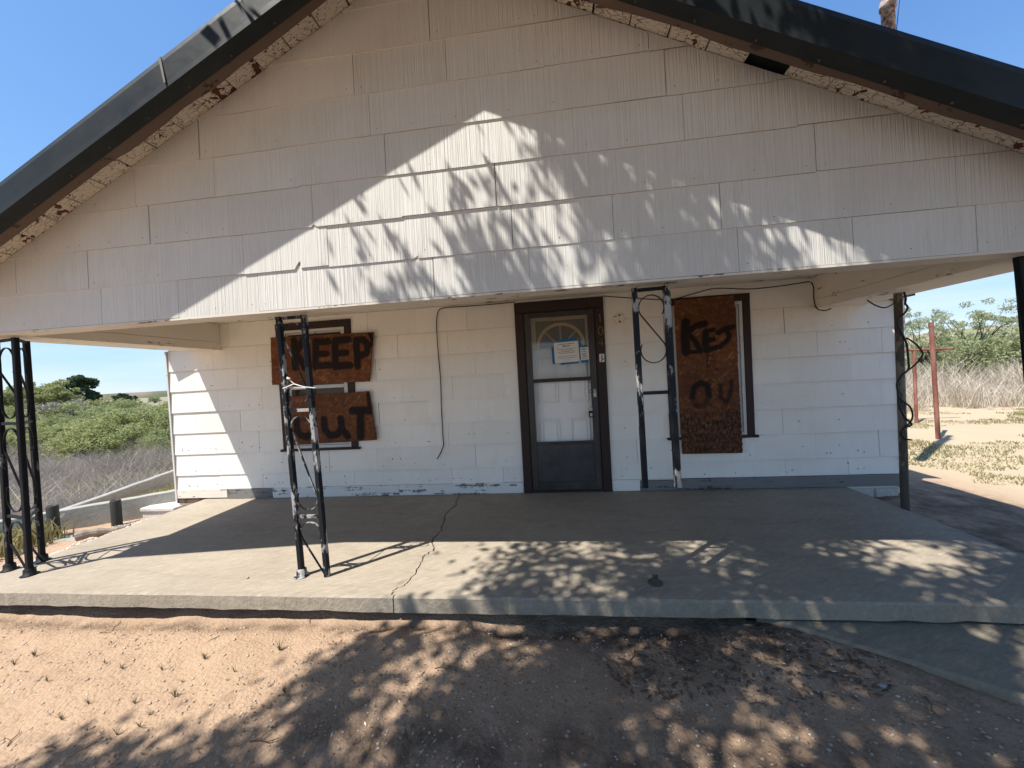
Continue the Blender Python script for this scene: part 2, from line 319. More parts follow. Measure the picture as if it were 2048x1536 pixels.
def ground_mat():
    a = NT('sandy_soil', .95, .1); n1 = a.noise(.7, detail=6, rough=.6); n2 = a.noise(9, detail=6, rough=.7); n3 = a.noise(90, detail=4, rough=.7)
    c = a.mix(a.ramp(n1, [(.3, 0), (.7, 1)]), (.42, .297, .205), (.37, .26, .175)); c = a.mix(a.ramp(n2, [(.45, 0), (.8, .55)]), c, (.30, .195, .13)); c = a.mix(a.ramp(n3, [(.5, 0), (.75, .5)]), c, (.24, .15, .10))
    c = a.mix(a.ramp(a.voro(120, out='Distance'), [(.06, .6), (.16, 0)]), c, (.56, .43, .31))
    dk = a.math('MULTIPLY', a.attr('humus_shade'), a.ramp(a.noise(5, detail=6, rough=.7), [(.36, 0), (.60, 1)])); c = a.mix(dk, c, (.105, .075, .055))
    dr = a.attr('dry'); c = a.mix(dr, c, a.mix(a.noise(1.4, detail=6), (.40, .315, .215), (.46, .37, .25)))
    fl = a.attr('field'); c = a.mix(fl, c, a.mix(a.noise(.35, detail=6), (.30, .255, .20), (.20, .20, .11)))
    a.col(c).bump(n2, .5, .02); a.bump(n3, .7, .008); a.bump(a.voro(55, out='Distance'), .5, -.01); return a.m
M_GROUND = ground_mat()
def leafmat(name, c1, c2, tr=.35):
    a = NT(name, .6, .2); oi = a.n('ShaderNodeObjectInfo'); c = a.mix(a.ramp(a.noise(1.6, a.co(rnd=9), 4), [(.35, 0), (.65, 1)]), c1, c2); c = a.mix(a.math('MULTIPLY', oi.outputs['Random'], .35), c, tuple(q*.6 for q in c1)); a.col(c)
    t = a.n('ShaderNodeBsdfTranslucent'); a.l(c, t.inputs[0]); m = a.n('ShaderNodeMixShader'); m.inputs[0].default_value = tr
    a.l(a.b.outputs[0], m.inputs[1]); a.l(t.outputs[0], m.inputs[2]); a.l(m.outputs[0], a.o.inputs[0]); return a.m
M_MESQ = leafmat('mesquite_leaf', (.25, .29, .12), (.39, .41, .20), .45)
M_AIRY = leafmat('airy_mesquite_leaf', (.33, .37, .19), (.50, .52, .30), .5)
M_PALE = leafmat('pale_green_leaf', (.29, .32, .12), (.42, .43, .20), .45)
M_DKLEAF = leafmat('dark_green_leaf', (.05, .08, .035), (.085, .12, .05), .25)
M_GREYLEAF = leafmat('grey_dry_twigs', (.32, .28, .22), (.42, .38, .30), .15)
M_SHADELEAF = leafmat('shade_tree_leaf', (.05, .085, .028), (.08, .12, .04), .3)
M_BRUSH = leafmat('dry_purple_brush', (.30, .26, .235), (.42, .365, .32), .3)
M_STRAW = leafmat('bleached_dry_stalks', (.50, .43, .34), (.64, .57, .47), .2)
M_TUFT = leafmat('dry_tuft_blade', (.13, .125, .06), (.24, .20, .12), .2)
M_WEED = leafmat('yard_weeds', (.20, .21, .085), (.33, .29, .14), .3)
a = NT('grey_bark', .9, .1); a.col(a.mix(a.noise(12, a.co((1, 1, .3)), 5), (.12, .095, .075), (.06, .048, .038))); M_BARK = a.m
a = NT('driftwood', .85, .15); g = a.noise(1, a.co((5, 40, 40), (0, 0, .46)), 5); a.col(a.mix(g, (.34, .29, .24), (.15, .12, .10))).bump(g, .6, .008); M_LOG = a.m
M_PEB = NT('pebble_stone', .85, .2); M_PEB.col(M_PEB.mix(M_PEB.n('ShaderNodeObjectInfo').outputs['Random'], (.45, .36, .28), (.30, .22, .17))); M_PEB = M_PEB.m
M_PEBL = NT('pale_pebble', .85, .2).col((.62, .56, .48)).m
M_CLOD = NT('soil_clod', .95, .1).col((.20, .135, .09)).m
M_TWIG = NT('dead_twig', .9, .1).col((.13, .095, .07)).m
M_HILL = NT('hill_scrub', .95, .1); M_HILL.col(M_HILL.mix(M_HILL.ramp(M_HILL.noise(.08, detail=6), [(.4, 0), (.6, 1)]), (.30, .25, .19), (.17, .18, .11))); M_HILL = M_HILL.m

# ------------------------------------------------------------------ ground
XS0, XS1, YF = -4.5, 2.995, -2.006        # slab edges
def gz(x, y):
    x = np.asarray(x, float); y = np.asarray(y, float)
    z = -.155 + (vnoise(x, y, .9, 1)-.5)*.05 + (vnoise(x, y, 3.1, 2)-.5)*.028 + (vnoise(x, y, 8.3, 3)-.5)*.016 + (vnoise(x+.37*y, y-.41*x, 17, 4)-.5)*.010
    z = z - .035*sstep(-2.5, -4.2, y)
    z = z + .03*sstep(.2, 1.6, x)*sstep(-2.6, -2.0, y)                                   # soil climbs to the slab on the right
    z = z - .03*np.exp(-((y+2.03)/.09)**2)*sstep(1.4, .4, x)*((x > -4.6))                # washed out under the slab edge
    wy = np.interp(x, [1.10, 1.18, 1.40, 1.62, 1.89, 2.35, 3.3, 9], [-1.96, -2.0, -2.14, -2.275, -2.45, -2.72, -3.3, -3.3])
    z = np.where((x > 1.05) & (x < 7) & (y < -1.9) & (y > -3.4), np.where(y > wy+.03, np.minimum(z, -.2), np.where(y > wy-.15, z-.012, z)), z)
    left = sstep(-4.62, -5.6, x)*sstep(-2.2, -1.0, y)
    z = z + (.075*np.exp(-((x+4.55)/.45)**2)*sstep(-2.0, -1.5, y)*(x < -4.45)) - .12*left
    field = sstep(-6.2, -8.5, x + .55*np.clip(y, -5, 3)*-1.0)*1.0
    z = z - .42*field*sstep(-2.5, .5, y)
    r = np.hypot(x, y); z = z + .012*np.clip(r-30, 0, 90)
    z = z + (vnoise(x, y, .12, 6)-.5)*.3*sstep(8, 25, r)
    z = np.where((x > XS0+.12) & (x < XS1-.12) & (y > YF+.12) & (y < 6), np.minimum(z, -.16), z)
    return z
def axis(dense0, dense1, step, far, grow):
    a = list(np.arange(dense0, dense1, step)); s = step
    while a[-1] < far: s *= grow; a.append(a[-1]+s)
    s = step
    while a[0] > -far: s *= grow; a.insert(0, a[0]-s)
    return np.array(a)
gx = axis(-5.2, 3.8, .026, 400, 1.12); gy = axis(-3.9, -1.85, .022, 400, 1.13)
GX, GY = np.meshgrid(gx, gy); GZ = gz(GX, GY); nx, ny = len(gx), len(gy)
idx = np.arange(nx*ny).reshape(ny, nx)
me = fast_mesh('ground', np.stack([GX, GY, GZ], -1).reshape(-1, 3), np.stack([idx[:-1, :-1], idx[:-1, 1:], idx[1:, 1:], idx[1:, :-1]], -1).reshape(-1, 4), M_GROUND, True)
hum_shade = np.clip(sstep(-2.7, -2.15, GY)*sstep(-.6, .4, GX)*(GX < 3)*.75 + .85*sstep(-2.45, -2.8, GY)*sstep(-1.7, -.9, GX)+.8*np.exp(-((GY+2.06)/.06)**2), 0, 1)*(GY < -1.9) + .75*sstep(2.95, 3.1, GX)*sstep(4.7, 4.0, GX)*sstep(-2.4, -1.8, GY)*sstep(1.6, -.2, GY)  # mulch and dirt; shade under slab edge and beside porch painted in as well
dry = sstep(4.0, 4.9, GX)*sstep(-1.8, .3, GY); fld = np.clip(sstep(-6.0, -8.0, GX-.4*np.clip(GY, -3, 3))*sstep(-2.5, .5, GY) + sstep(9.5, 12, GY), 0, 1)
for nm, arr in (('humus_shade', hum_shade), ('dry', dry), ('field', fld)):
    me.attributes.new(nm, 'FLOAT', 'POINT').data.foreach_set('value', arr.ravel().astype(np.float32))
link('ground', me, kind='structure')
# low hills far off
def ridge(name, pts, depth, mat):
    b = MB(); n = len(pts)
    fr = [(x, y, -3) for x, y, z in pts]; tp = [(x, y, z) for x, y, z in pts]; bk = [(x*1.5, y*1.5, -3) for x, y, z in pts]
    b.add(fr+tp+bk, [(i, i+1, n+i+1, n+i) for i in range(n-1)] + [(n+i, n+i+1, 2*n+i+1, 2*n+i) for i in range(n-1)], 0, True)
    return b.build(name, mat, kind='structure')
hp = []
for i in range(120):
    an = math.radians(-170+340*i/119); R = 300
    h = 2.5+3.5*float(vnoise(i*.2, 3, 1, 5)) + 7*float(sstep(.45, .8, an))*float(sstep(2.2, 1.2, an))
    hp.append((R*math.sin(an), R*math.cos(an), h))
ridge('hills', hp, 200, M_HILL)

# ------------------------------------------------------------------ porch slab, walk
crk = [(-1.163, 0.02), (-1.135, -.20), (-1.11, -.376), (-1.15, -.55), (-1.119, -.782), (-1.07, -1.0), (-1.09, -1.211), (-1.022, -1.389), (-1.07, -1.5), (-1.047, -1.619), (-1.05, -1.847), (-1.10, -1.93), (-1.08, YF)]
fine = []
for (x0, y0), (x1, y1) in zip(crk[:-1], crk[1:]):
    for k in range(7):
        t = k/7; fine.append((x0+(x1-x0)*t+random.uniform(-.016, .016)*(k > 0), y0+(y1-y0)*t))
fine.append(crk[-1])
b = MB(); SB = -.098
def edge_y(x): return YF + .006*(float(vnoise(x, 1, 6, 3))-.5) + .004*(float(vnoise(x, 2, 22, 3))-.5)
for side in (-1, 1):
    cr = [(x+side*(.0040+.0030*float(vnoise(y, 3, 9, 2))), y) for x, y in fine]
    if side < 0: xs = np.linspace(XS0, cr[-1][0], 90)[:-1]; fr = [(float(x), edge_y(x)) for x in xs]; poly = fr + cr[::-1] + [(XS0, .02)]
    else: xs = np.linspace(cr[-1][0], XS1, 110)[1:]; fr = [(float(x), edge_y(x)) for x in xs]; poly = [*cr, *fr, (XS1, .02)]
    n = len(poly)
    rim = []
    for (x, y) in poly:
        ex = (y < YF+.02); rim.append((x, y+.012 if ex else y))
    top = [(x, y, 0) for x, y in rim]; ch = [(x, y, -.011) for x, y in poly]; bot = [(x, y-.004*float(vnoise(x, 7, 15, 4)) if y < YF+.02 else y, SB+.012*(float(vnoise(x, 5, 7, 1))-.5)) for x, y in poly]
    b.add(top+ch+bot, [tuple(range(n))] + [(n+i, n+(i+1) % n, (i+1) % n, i) for i in range(n)] + [(2*n+i, 2*n+(i+1) % n, n+(i+1) % n, n+i) for i in range(n)] + [tuple(range(2*n, 3*n))[::-1]], 0)
    nf = len(b.m); b.m[nf-1-2*n:nf] = [0]*n + [1]*n + [1]
b.build('porch_slab', [M_SLAB, M_SLABEDGE], kind='structure')
b = MB(); wt = -.112; wl = [(1.10, -1.96), (1.18, -2.0), (1.40, -2.14), (1.62, -2.275), (1.89, -2.45), (2.35, -2.72), (3.3, -3.3)]
poly = wl + [(6.0, -3.3), (6.0, -1.96)]; n = len(poly)
top = [(x+.012, y+.012, wt) for x, y in poly]; mid = [(x, y, wt-.012) for x, y in poly]; bot = [(x-.01, y-.01, -.24) for x, y in poly]
b.add(top+mid+bot, [tuple(range(n))] + [(n+i, n+(i+1) % n, (i+1) % n, i) for i in range(n)] + [(2*n+i, 2*n+(i+1) % n, n+(i+1) % n, n+i) for i in range(n)])
b.build('concrete_walk', M_WALK, kind='structure')

# ------------------------------------------------------------------ house
YG = -1.902; APX, APZ, SLOPE = -.706, 4.01, .494; ZB = 1.887; XL, XR = -4.91, 3.53; CEIL = 2.215
def roofz(x): return APZ - SLOPE*abs(x-APX)
house = thing('house', 'white shingled house with a front gable porch and boarded windows', 'house', (APX, 0, 0))
def clip(poly, a, bb, c):
    """keep a*x+b*z<=c"""
    o = []
    for i in range(len(poly)):
        p, q = poly[i], poly[(i+1) % len(poly)]; dp = a*p[0]+bb*p[1]-c; dq = a*q[0]+bb*q[1]-c
        if dp <= 0: o.append(p)
        if dp*dq < 0: t = dp/(dp-dq); o.append((p[0]+t*(q[0]-p[0]), p[1]+t*(q[1]-p[1])))
    return o
def under_roof(poly, off=0.0):
    p = clip(poly, SLOPE, 1, APZ+SLOPE*APX+off); return clip(p, -SLOPE, 1, APZ-SLOPE*APX+off) if len(p) > 2 else p
def minus(r, h):
    x0, x1, z0, z1 = r; a0, a1, c0, c1 = h
    if a0 >= x1 or a1 <= x0 or c0 >= z1 or c1 <= z0: return [r]
    o = []
    if a0 > x0: o.append((x0, a0, z0, z1))
    if a1 < x1: o.append((a1, x1, z0, z1))
    m0, m1 = max(x0, a0), min(x1, a1)
    if c0 > z0: o.append((m0, m1, z0, c0))
    if c1 < z1: o.append((m0, m1, c1, z1))
    return o
def area(p): return abs(sum(p[i][0]*p[(i+1) % len(p)][1]-p[(i+1) % len(p)][0]*p[i][1] for i in range(len(p))))/2
M_LIPW = NT('shade_line_lap_edge', .9, .1).col((.12, .11, .095)).m  # wall lips painted dark as the shadow line under each course
def shingle(parent, Y0, polys, zb, zt, mat, notch=None, proud=.0075):
    b = MB(); jy = random.uniform(0, .003); tl = random.uniform(-.0022, .0022); xm = sum(p[0] for q in polys for p in q)/max(1, sum(len(q) for q in polys))
    for p in polys:
        if len(p) < 3 or area(p) < 2e-4: continue
        if sum(p[i][0]*p[(i+1) % len(p)][1]-p[(i+1) % len(p)][0]*p[i][1] for i in range(len(p))) < 0: p = p[::-1]
        fr = [(x, Y0-.003-jy-proud*(zt-z)/(zt-zb), z+tl*(x-xm)) for x, z in p]; bk = [(x, Y0+.004, z) for x, z in p]; n = len(p)
        b.add(fr+bk, [tuple(range(n))] + [(i, n+i, n+(i+1) % n, (i+1) % n) for i in range(n)])
        for i in range(n):
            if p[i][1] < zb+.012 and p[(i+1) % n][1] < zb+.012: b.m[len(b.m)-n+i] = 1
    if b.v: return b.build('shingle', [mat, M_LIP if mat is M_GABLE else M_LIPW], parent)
# gable
gb = MB(); e = .02
gb.prism([(-4.55, ZB+.005), (3.20, ZB+.005), (3.20, roofz(3.20)-e), (APX, APZ-e), (-4.55, roofz(-4.55)-e)], 1, YG+.006, YG+.10)
gable = gb.build('gable', M_TRIM, house)
EXPO = .268; PIT = .61
nails = MB()
for k in range(8):
    z0 = ZB + EXPO*k - (.012 if k else 0); z1 = ZB + EXPO*(k+1) + .012; ph = .50 - .09*k
    i0 = math.floor((-4.6-ph)/PIT)
    for i in range(i0, i0+15):
        x0 = ph + i*PIT + random.uniform(-.004, .004); x1 = x0 + PIT - random.uniform(.0008, .0026)
        x0 = max(x0, -4.565); x1 = min(x1, 3.215)
        if x1-x0 < .03: continue
        dz = random.choice([0, 0, 0, -.003, .004])
        p = [(x0, z0+dz), (x1, z0+dz), (x1, z1), (x0, z1)]
        if k == 1 and x0 < -1.62 < x1:      # the broken corner with a dark notch
            p2 = [(x0, z0), (-1.665, z0), (-1.635, z0+.045), (-1.62, z0+.05), (-1.62, z1), (x0, z1)]; pp = [p2] + [[(-1.62, z0+.006), (x1, z0+.006), (x1, z1), (-1.62, z1)]]
        elif random.random() < .16 and x1-x0 > .3:
            q_ = random.uniform(.006, .018); w_ = q_*random.uniform(.8, 2.5); pp = [[(x0+w_, z0+dz), (x1, z0+dz), (x1, z1), (x0, z1), (x0, z0+q_)] if random.random() < .5 else [(x0, z0+dz), (x1-w_, z0+dz), (x1-w_*.6, z0+q_*.3), (x1, z0+q_), (x1, z1), (x0, z1)]]
        else: pp = [p]
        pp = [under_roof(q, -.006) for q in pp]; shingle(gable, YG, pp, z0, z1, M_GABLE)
        for nx_ in (x0+.045, (x0+x1)/2-.02, x1-.05):
            if random.random() < .38 and roofz(nx_) > z0+.09:
                zz = z0+.045+random.uniform(-.006, .006); nails.lathe((nx_+random.uniform(-.01, .01), 0, 0), [(0, 0)], 3) if False else nails.add([(nx_+.0030*math.cos(q), YG-.0115, zz+.0030*math.sin(q)) for q in np.arange(6)*math.pi/3] + [(nx_+.0034*math.cos(q), YG-.004, zz+.0034*math.sin(q)) for q in np.arange(6)*math.pi/3], [tuple(range(6))] + [(j, 6+j, 6+(j+1) % 6, (j+1) % 6) for j in range(6)])
M_NAIL = NT('rusty_nail', .8, .2).col((.10, .075, .06)).m
nails.build('nail', M_NAIL, gable, kind='stuff')
# beams, ceiling
b = MB(); b.box(-4.57, 3.235, YG+.003, -1.70, ZB, ZB+.10); b.build('porch_beam', M_TRIM, house)
b = MB(); b.box(-4.57, 3.235, YG-.012, YG+.002, ZB-.016, ZB-.002, 0); b.build('drip_strip', M_TRIM, house)
b = MB(); b.box(-4.57, 3.235, -1.72, -1.698, ZB+.101, CEIL); b.build('porch_beam', M_BEAM, house)
for x0, x1 in ((-4.57, -4.135), (2.765, 3.235)):
    b = MB(); b.box(x0, x1, -1.697, -.002, ZB+.004, CEIL+.0); b.build('porch_beam', M_BEAM, house)
    xi = x1 if x0 < 0 else x0; s_ = 1 if x0 < 0 else -1
    b = MB(); b.box(min(xi, xi+s_*.012), max(xi, xi+s_*.012), -1.69, -.015, ZB-.004, ZB+.085); b.box(min(xi, xi+s_*.008), max(xi, xi+s_*.008), -1.69, -.015, ZB+.09, CEIL-.004); b.build('beam_board', M_BEAM, house)
b = MB(); b.box(-4.13, 2.76, -1.695, -.004, CEIL, CEIL+.02); b.build('porch_ceiling', M_BEAM, house)
# outer cheeks between beam and porch roof
for x in (-4.57, 3.213):
    b = MB(); b.box(x, x+.02, -1.69, 0.0, CEIL+.002, roofz(x)-.004 if roofz(x) > CEIL+.01 else CEIL+.004); b.build('cheek_board', M_BEAM, house)
# wall with openings
DOOR = (-.397, .595, 0, 2.18); WL = (-3.357, -2.38, .605, 2.15); WR = (1.245, 2.118, .585, 2.098)
b = MB(); rects = [(XL+.01, XR-.01, -.08, CEIL+.3)]
for h in ((DOOR[0]+.06, DOOR[1]-.06, -.0, 2.12), (WL[0]+.05, WL[1]-.05, WL[2]+.05, WL[3]-.05), (WR[0]+.05, WR[1]-.05, WR[2]+.05, WR[3]-.05)):
    rects = [q for r in rects for q in minus(r, h)]
for r in rects:
    p = under_roof([(r[0], r[2]), (r[1], r[2]), (r[1], r[3]), (r[0], r[3])], -.02)
    if len(p) > 2 and area(p) > 1e-4: b.prism(p, 1, .006, .16)
wall = b.build('front_wall', M_BEAM, house)
zs = [.128, .32, .59, .86, 1.13, 1.40, 1.66, 1.93, 2.2]
for k in range(8):
    z0 = zs[k] - (.012 if k else 0); z1 = zs[k+1]+.012
    if z1 > CEIL-.002: z1 = CEIL-.002
    ph = (.31 if k % 2 else 0) + random.uniform(-.05, .05)
    i0 = math.floor((XL-ph)/PIT)-1
    for i in range(i0, i0+18):
        x0 = ph+i*PIT+random.uniform(-.004, .004); x1 = x0+PIT-random.uniform(.0006, .0018)
        x0 = max(x0, XL+.02); x1 = min(x1, XR-.02)
        if x1-x0 < .02: continue
        z0j = z0 + random.uniform(-.002, .002); rs = [(x0, x1, z0j, z1)]
        for h in (DOOR, WL, WR): rs = [q for r in rs for q in minus(r, h)]
        pp = [under_roof([(r[0], r[2]), (r[1], r[2]), (r[1], r[3]), (r[0], r[3])], -.03) for r in rs]
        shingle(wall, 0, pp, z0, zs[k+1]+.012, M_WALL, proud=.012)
nb = MB()
for _ in range(150):
    x = random.uniform(XL+.1, XR-.1); k = random.randrange(0, 8) if random.random() < .5 else random.randrange(0, 3); z = zs[k]+random.choice([.04, .045, .06, .12])
    if any(h[0]-.02 < x < h[1]+.02 and h[2]-.02 < z < h[3]+.02 for h in (DOOR, WL, WR)) or z > 2.1: continue
    r = random.uniform(.003, .006); nb.add([(x+r*math.cos(q), -.0185, z+r*math.sin(q)) for q in np.arange(6)*math.pi/3] + [(x+r*math.cos(q), -.002, z+r*math.sin(q)) for q in np.arange(6)*math.pi/3], [tuple(range(6))] + [(j, 6+j, 6+(j+1) % 6, (j+1) % 6) for j in range(6)])
nb.build('nail', M_NAIL, wall, kind='stuff')
# side and back walls
for x0, x1, nm in ((XL+.01, XL+.15, 'side_wall'), (XR-.15, XR-.01, 'side_wall')):
    b = MB(); b.box(x0, x1, .162, 8, -.08, roofz(XL if x0 < 0 else XR)-.02)
    sgn = -1 if x0 < 0 else 1; X = x0 if x0 < 0 else x1
    for k in range(8):
        zb, zt = zs[k], min(zs[k+1], roofz(XL if x0 < 0 else XR)-.03)
        if zt-zb > .03: b.add([(X+sgn*.002, .02, zt), (X+sgn*.002, 8, zt), (X+sgn*.014, 8, zb), (X+sgn*.014, .02, zb), (X, .02, zb), (X, 8, zb)], [(0, 1, 2, 3), (3, 2, 5, 4)])
    b.build(nm, M_WALL, house)
one('rear_wall', M_WALL, house, 'box', XL+.16, XR-.16, 7.85, 8, -.08, CEIL)
for x, s_ in ((XL-.006, 1), (XR-.016, 1)):
    b = MB(); b.box(x, x+.022, -.026, .03, -.02, roofz(x)-.02 if x < 0 else 1.93); b.build('corner_trim', M_WHITE, house)
# skirting boards
xs = [(-4.16, -3.55, M_BASEGREY), (-3.547, -1.9, M_BASE), (-1.897, -.40, M_BASE)]
for x0, x1, m in xs: one('skirting_board', m, house, 'box', x0, x1, -.030, -.004, .002, .126, 0, .004)
one('skirting_board', M_WALL, house, 'box', .598, .90, -.026, -.004, .002, .126, 0, .003)
one('skirting_board', M_BASEGREY, house, 'box', .903, 1.30, -.03, -.004, .002, .112, 0, .004); one('skirting_board', M_BASEGREY, house, 'box', 1.303, XR+.01, -.034, -.004, .004, .124, 0, .004)
one('skirting_board', M_TRIM, house, 'box', XL, -4.18, -.02, -.004, .015, .127, 0, .003); one('skirting_board', M_RAFTER, house, 'box', XL, -4.5, -.012, .006, -.05, .013)
fd = one('foundation', M_BLOCK, house, 'box', XL+.03, XR-.05, .03, .2, -.24, -.005)
for x0, x1 in ((2.62, 3.02), (3.03, 3.27), (3.275, 3.50)): one('block', M_BLOCK, fd, 'box', x0, x1, -.015, .028, -.21, -.028+random.uniform(-.008, .006), 0, .012)
# roof
b = MB()
for s_ in (-1, 1):
    e = -4.66 if s_ < 0 else 3.27; h_ = -4.94 if s_ < 0 else 3.57
    for (xe, y0, y1, d0, d1) in ((e, -2.2, -.002, .03, .062), (h_, -.165, 8.2, .028, .062)):
        if y0 > -1: d1 += .006
        xm = APX
        b.prism([(xm, APZ+d0), (xe, roofz(xe)+d0), (xe, roofz(xe)+d1), (xm, APZ+d1)] if s_ < 0 else [(xe, roofz(xe)+d0), (xm, APZ+d0), (xm, APZ+d1), (xe, roofz(xe)+d1)], 1, y0, y1)
roof = b.build('roof', M_METAL, house)
for s_, xe in ((-1, -4.66), (1, 3.27)):
    for j in range(26):
        pass
PB = .2085
def soffit(xa, xb):
    g = .007; xa += g/2*random.uniform(.5, 2.2); xb -= g/2*random.uniform(.5, 2.2); d = random.uniform(-.002, .003)
    b = MB(); ye = -2.12; b.prism([(xa, roofz(xa)+d), (xb, roofz(xb)+d), (xb, roofz(xb)+.021), (xa, roofz(xa)+.021)], 1, ye, YG+.03)
    b.build('soffit_board', M_SOFFIT, roof)
x = -3.671-5*PB
while x < APX-PB: soffit(x, x+PB); x += PB
x = .351-5*PB
while x < 3.2:
    if not (1.15 < x+PB/2 < 1.40): soffit(x, x+PB if not x+PB > 3.25 else 3.25)
    x += PB
soffit(1.40, 1.455)
for s_, xe in ((-1, -4.66), (1, 3.27)):      # fly rafter and metal rake trim, both running with the slope
    xs = np.linspace(APX, xe, 40)
    def run(prof, name, mat, wob=0.0, sm=False):
        vs, fs = [], []; n = len(prof)
        for xx in xs:
            w = wob*(float(vnoise(xx, 3+s_, 5, 8))-.5)
            for j, (y, d) in enumerate(prof): vs.append((xx, y, roofz(xx)+d+(w if j in (0, 1) else 0)))
        for i in range(len(xs)-1):
            for j in range(n): q = (i*n+j, i*n+(j+1) % n, (i+1)*n+(j+1) % n, (i+1)*n+j); fs.append(q if s_ > 0 else q[::-1])
        e_ = len(vs)-n; fs += [tuple(range(n)), tuple(range(e_, e_+n))[::-1]]
        b = MB(); b.add(vs, fs); return b.build(name, mat, roof)
    run([(-2.142, -.112), (-2.073, -.104), (-2.073, -.002), (-2.142, -.002)], 'fly_rafter', M_RAFTER, .028)
    run([(-2.227, -.124), (-2.143, -.128), (-2.143, -.118), (-2.219, -.116), (-2.217, .063), (-2.15, .072), (-2.15, .080), (-2.215, .074), (-2.224, .066), (-2.231, .03), (-2.227, -.09)], 'rake_trim', M_METAL)
sc = MB()
for xx in np.arange(-4.4, 3.2, .29):
    sc.lathe((xx, -2.165, roofz(xx)-.133), [(.003, -.003), (.006, 0), (.006, .006)], 8)
sc.build('screw', M_NAIL, roof, kind='stuff')
b = MB()   # trim lap seam: a strip of pale sealant across the trim's face on the left
xx = at(322, 150, 1, -2.235)[0]
b.add([(xx-.012, -2.2345, roofz(xx-.012)+.06), (xx+.004, -2.2345, roofz(xx+.004)+.06), (xx+.024, -2.2345, roofz(xx+.024)-.10), (xx+.014, -2.2345, roofz(xx+.014)-.10)] + [(xx-.012, -2.229, roofz(xx-.012)+.06), (xx+.004, -2.229, roofz(xx+.004)+.06), (xx+.024, -2.229, roofz(xx+.024)-.10), (xx+.014, -2.229, roofz(xx+.014)-.10)], [(0, 3, 2, 1), (0, 4, 7, 3), (1, 2, 6, 5), (3, 7, 6, 2)])
b.build('sealant', NT('grey_sealant', .8).col((.20, .195, .18)).m, roof)
b = MB(); vx, vy = 4.225, .8; b.lathe((vx, vy, 0), [(.062, 1.7), (.062, 5.50), (.075, 5.50), (.078, 5.56), (.066, 5.61), (.050, 5.64), (.046, 5.66), (.044, 6.3)], 18)
vent = b.build('vent_pipe', M_VENT, roof)
b = MB(); b.tube([at(1793, 60, 1, .8), at(1797, 20, 1, .8), at(1803, -30, 1, .8)], .004, 6); b.build('roof_wire', M_CABLE, roof)

# ---- door
fr = MB(); fr.box(-.397, -.302, -.040, .006, .0, 2.06, 0, .003); fr.box(.499, .595, -.040, .006, .0, 2.06, 0, .003); fr.box(-.397, .595, -.043, .006, 2.063, 2.18, 0, .003)
fr.box(-.302, -.292, -.022, .10, .0, 2.06); fr.box(.489, .499, -.022, .10, .0, 2.06); fr.box(-.292, .489, -.02, .10, 2.052, 2.0625); fr.box(-.40, .60, -.035, .10, .002, .026)
frame = fr.build('door_frame', M_BROWN, house)
def stroke_obj(name, lines, r, y, mat, parent):
    b = MB()
    for ln in lines: b.tube([(x, y, z) for x, z in ln], r, 6)
    return b.build(name, mat, parent)
def arc(cx, cz, rx, rz, a0, a1, n=14): return [(cx+rx*math.cos(a0+(a1-a0)*i/n), cz+rz*math.sin(a0+(a1-a0)*i/n)) for i in range(n+1)]
stroke_obj('house_number', [[(.552, 1.985), (.552, 1.90)], [(.552, 1.985), (.540, 1.965)]], .0042, -.042, M_NUM, frame)
stroke_obj('house_number', [arc(.552, 1.80, .024, .045, 0, 2*math.pi)], .0042, -.042, M_NUM, frame)
stroke_obj('house_number', [[(.560, 1.63), (.560, 1.72), (.530, 1.66), (.572, 1.66)]], .0040, -.042, M_NUM, frame)
b = MB(); b.box(.523, .577, -.0445, -.041, 1.455, 1.545, 0); b.tube([(.556, -.0455, 1.535), (.545, -.0455, 1.505), (.556, -.0455, 1.48), (.540, -.0455, 1.462)], .007, 5, 1); b.tube([(.553, -.0455, 1.49), (.572, -.0455, 1.487)], .005, 5, 1)
b.build('doorbell_plate', [M_PAPER, M_RUST], frame)
st = MB(); y0, y1 = -.036, -.008
st.box(-.290, -.222, y0, y1, .03, 2.05, 0, .003); st.box(.418, .487, y0, y1, .03, 2.05, 0, .003)
st.box(-.2215, .4175, y0, y1, 1.995, 2.05, 0, .003); st.box(-.2215, .4175, y0+.004, y1, .03, .125, 0, .003); st.box(-.2215, .4175, y0+.004, y1, .548, .582, 0, .003)
storm = st.build('storm_door', M_STORM, house)
one('crossbar', M_BLACKPLASTIC, storm, 'box', -.2212, .4172, -.034, -.010, 1.262, 1.302, 0, .003)
one('kick_panel', M_KICK, storm, 'box', -.2212, .4172, -.024, -.018, .126, .547)
one('pane', M_GLASS, storm, 'box', -.2205, .4165, -.021, -.017, 1.303, 1.994)
b = MB(); b.box(.440, .472, -.044, -.0365, 1.07, 1.16, 0, .004); b.lathe((.455, -.055, 1.135), [(.002, -.016), (.016, -.012), (.018, 0), (.016, .012), (.002, .016)], 12); b.build('latch', M_STEEL, storm)
# inner door
FD = .050
dm = MB(); dm.box(-.285, .485, FD, FD+.04, .03, 2.04)
fdoor = dm.build('front_door', M_DOOR, house)
def panel(x0, x1, z0, z1):
    b = MB(); t = .022
    # a moulded frame and a raised field
    for q in ((x0, x1, z0, z0+t), (x0, x1, z1-t, z1)): b.box(q[0], q[1], FD-.014, FD-.0005, q[2], q[3], 0, .006)
    for q in ((x0, x0+t, z0+t+.0005, z1-t-.0005), (x1-t, x1, z0+t+.0005, z1-t-.0005)): b.box(q[0], q[1], FD-.014, FD-.0005, q[2], q[3], 0, .006)
    b.box(x0+t+.016, x1-t-.016, FD-.011, FD-.0005, z0+t+.016, z1-t-.016, 0, .008); b.build('door_panel', M_DOOR, fdoor)
for xa, xb in ((-.175, .055), (.165, .395)):
    panel(xa, xb, 1.02, 1.555); panel(xa, xb, .33, .845)
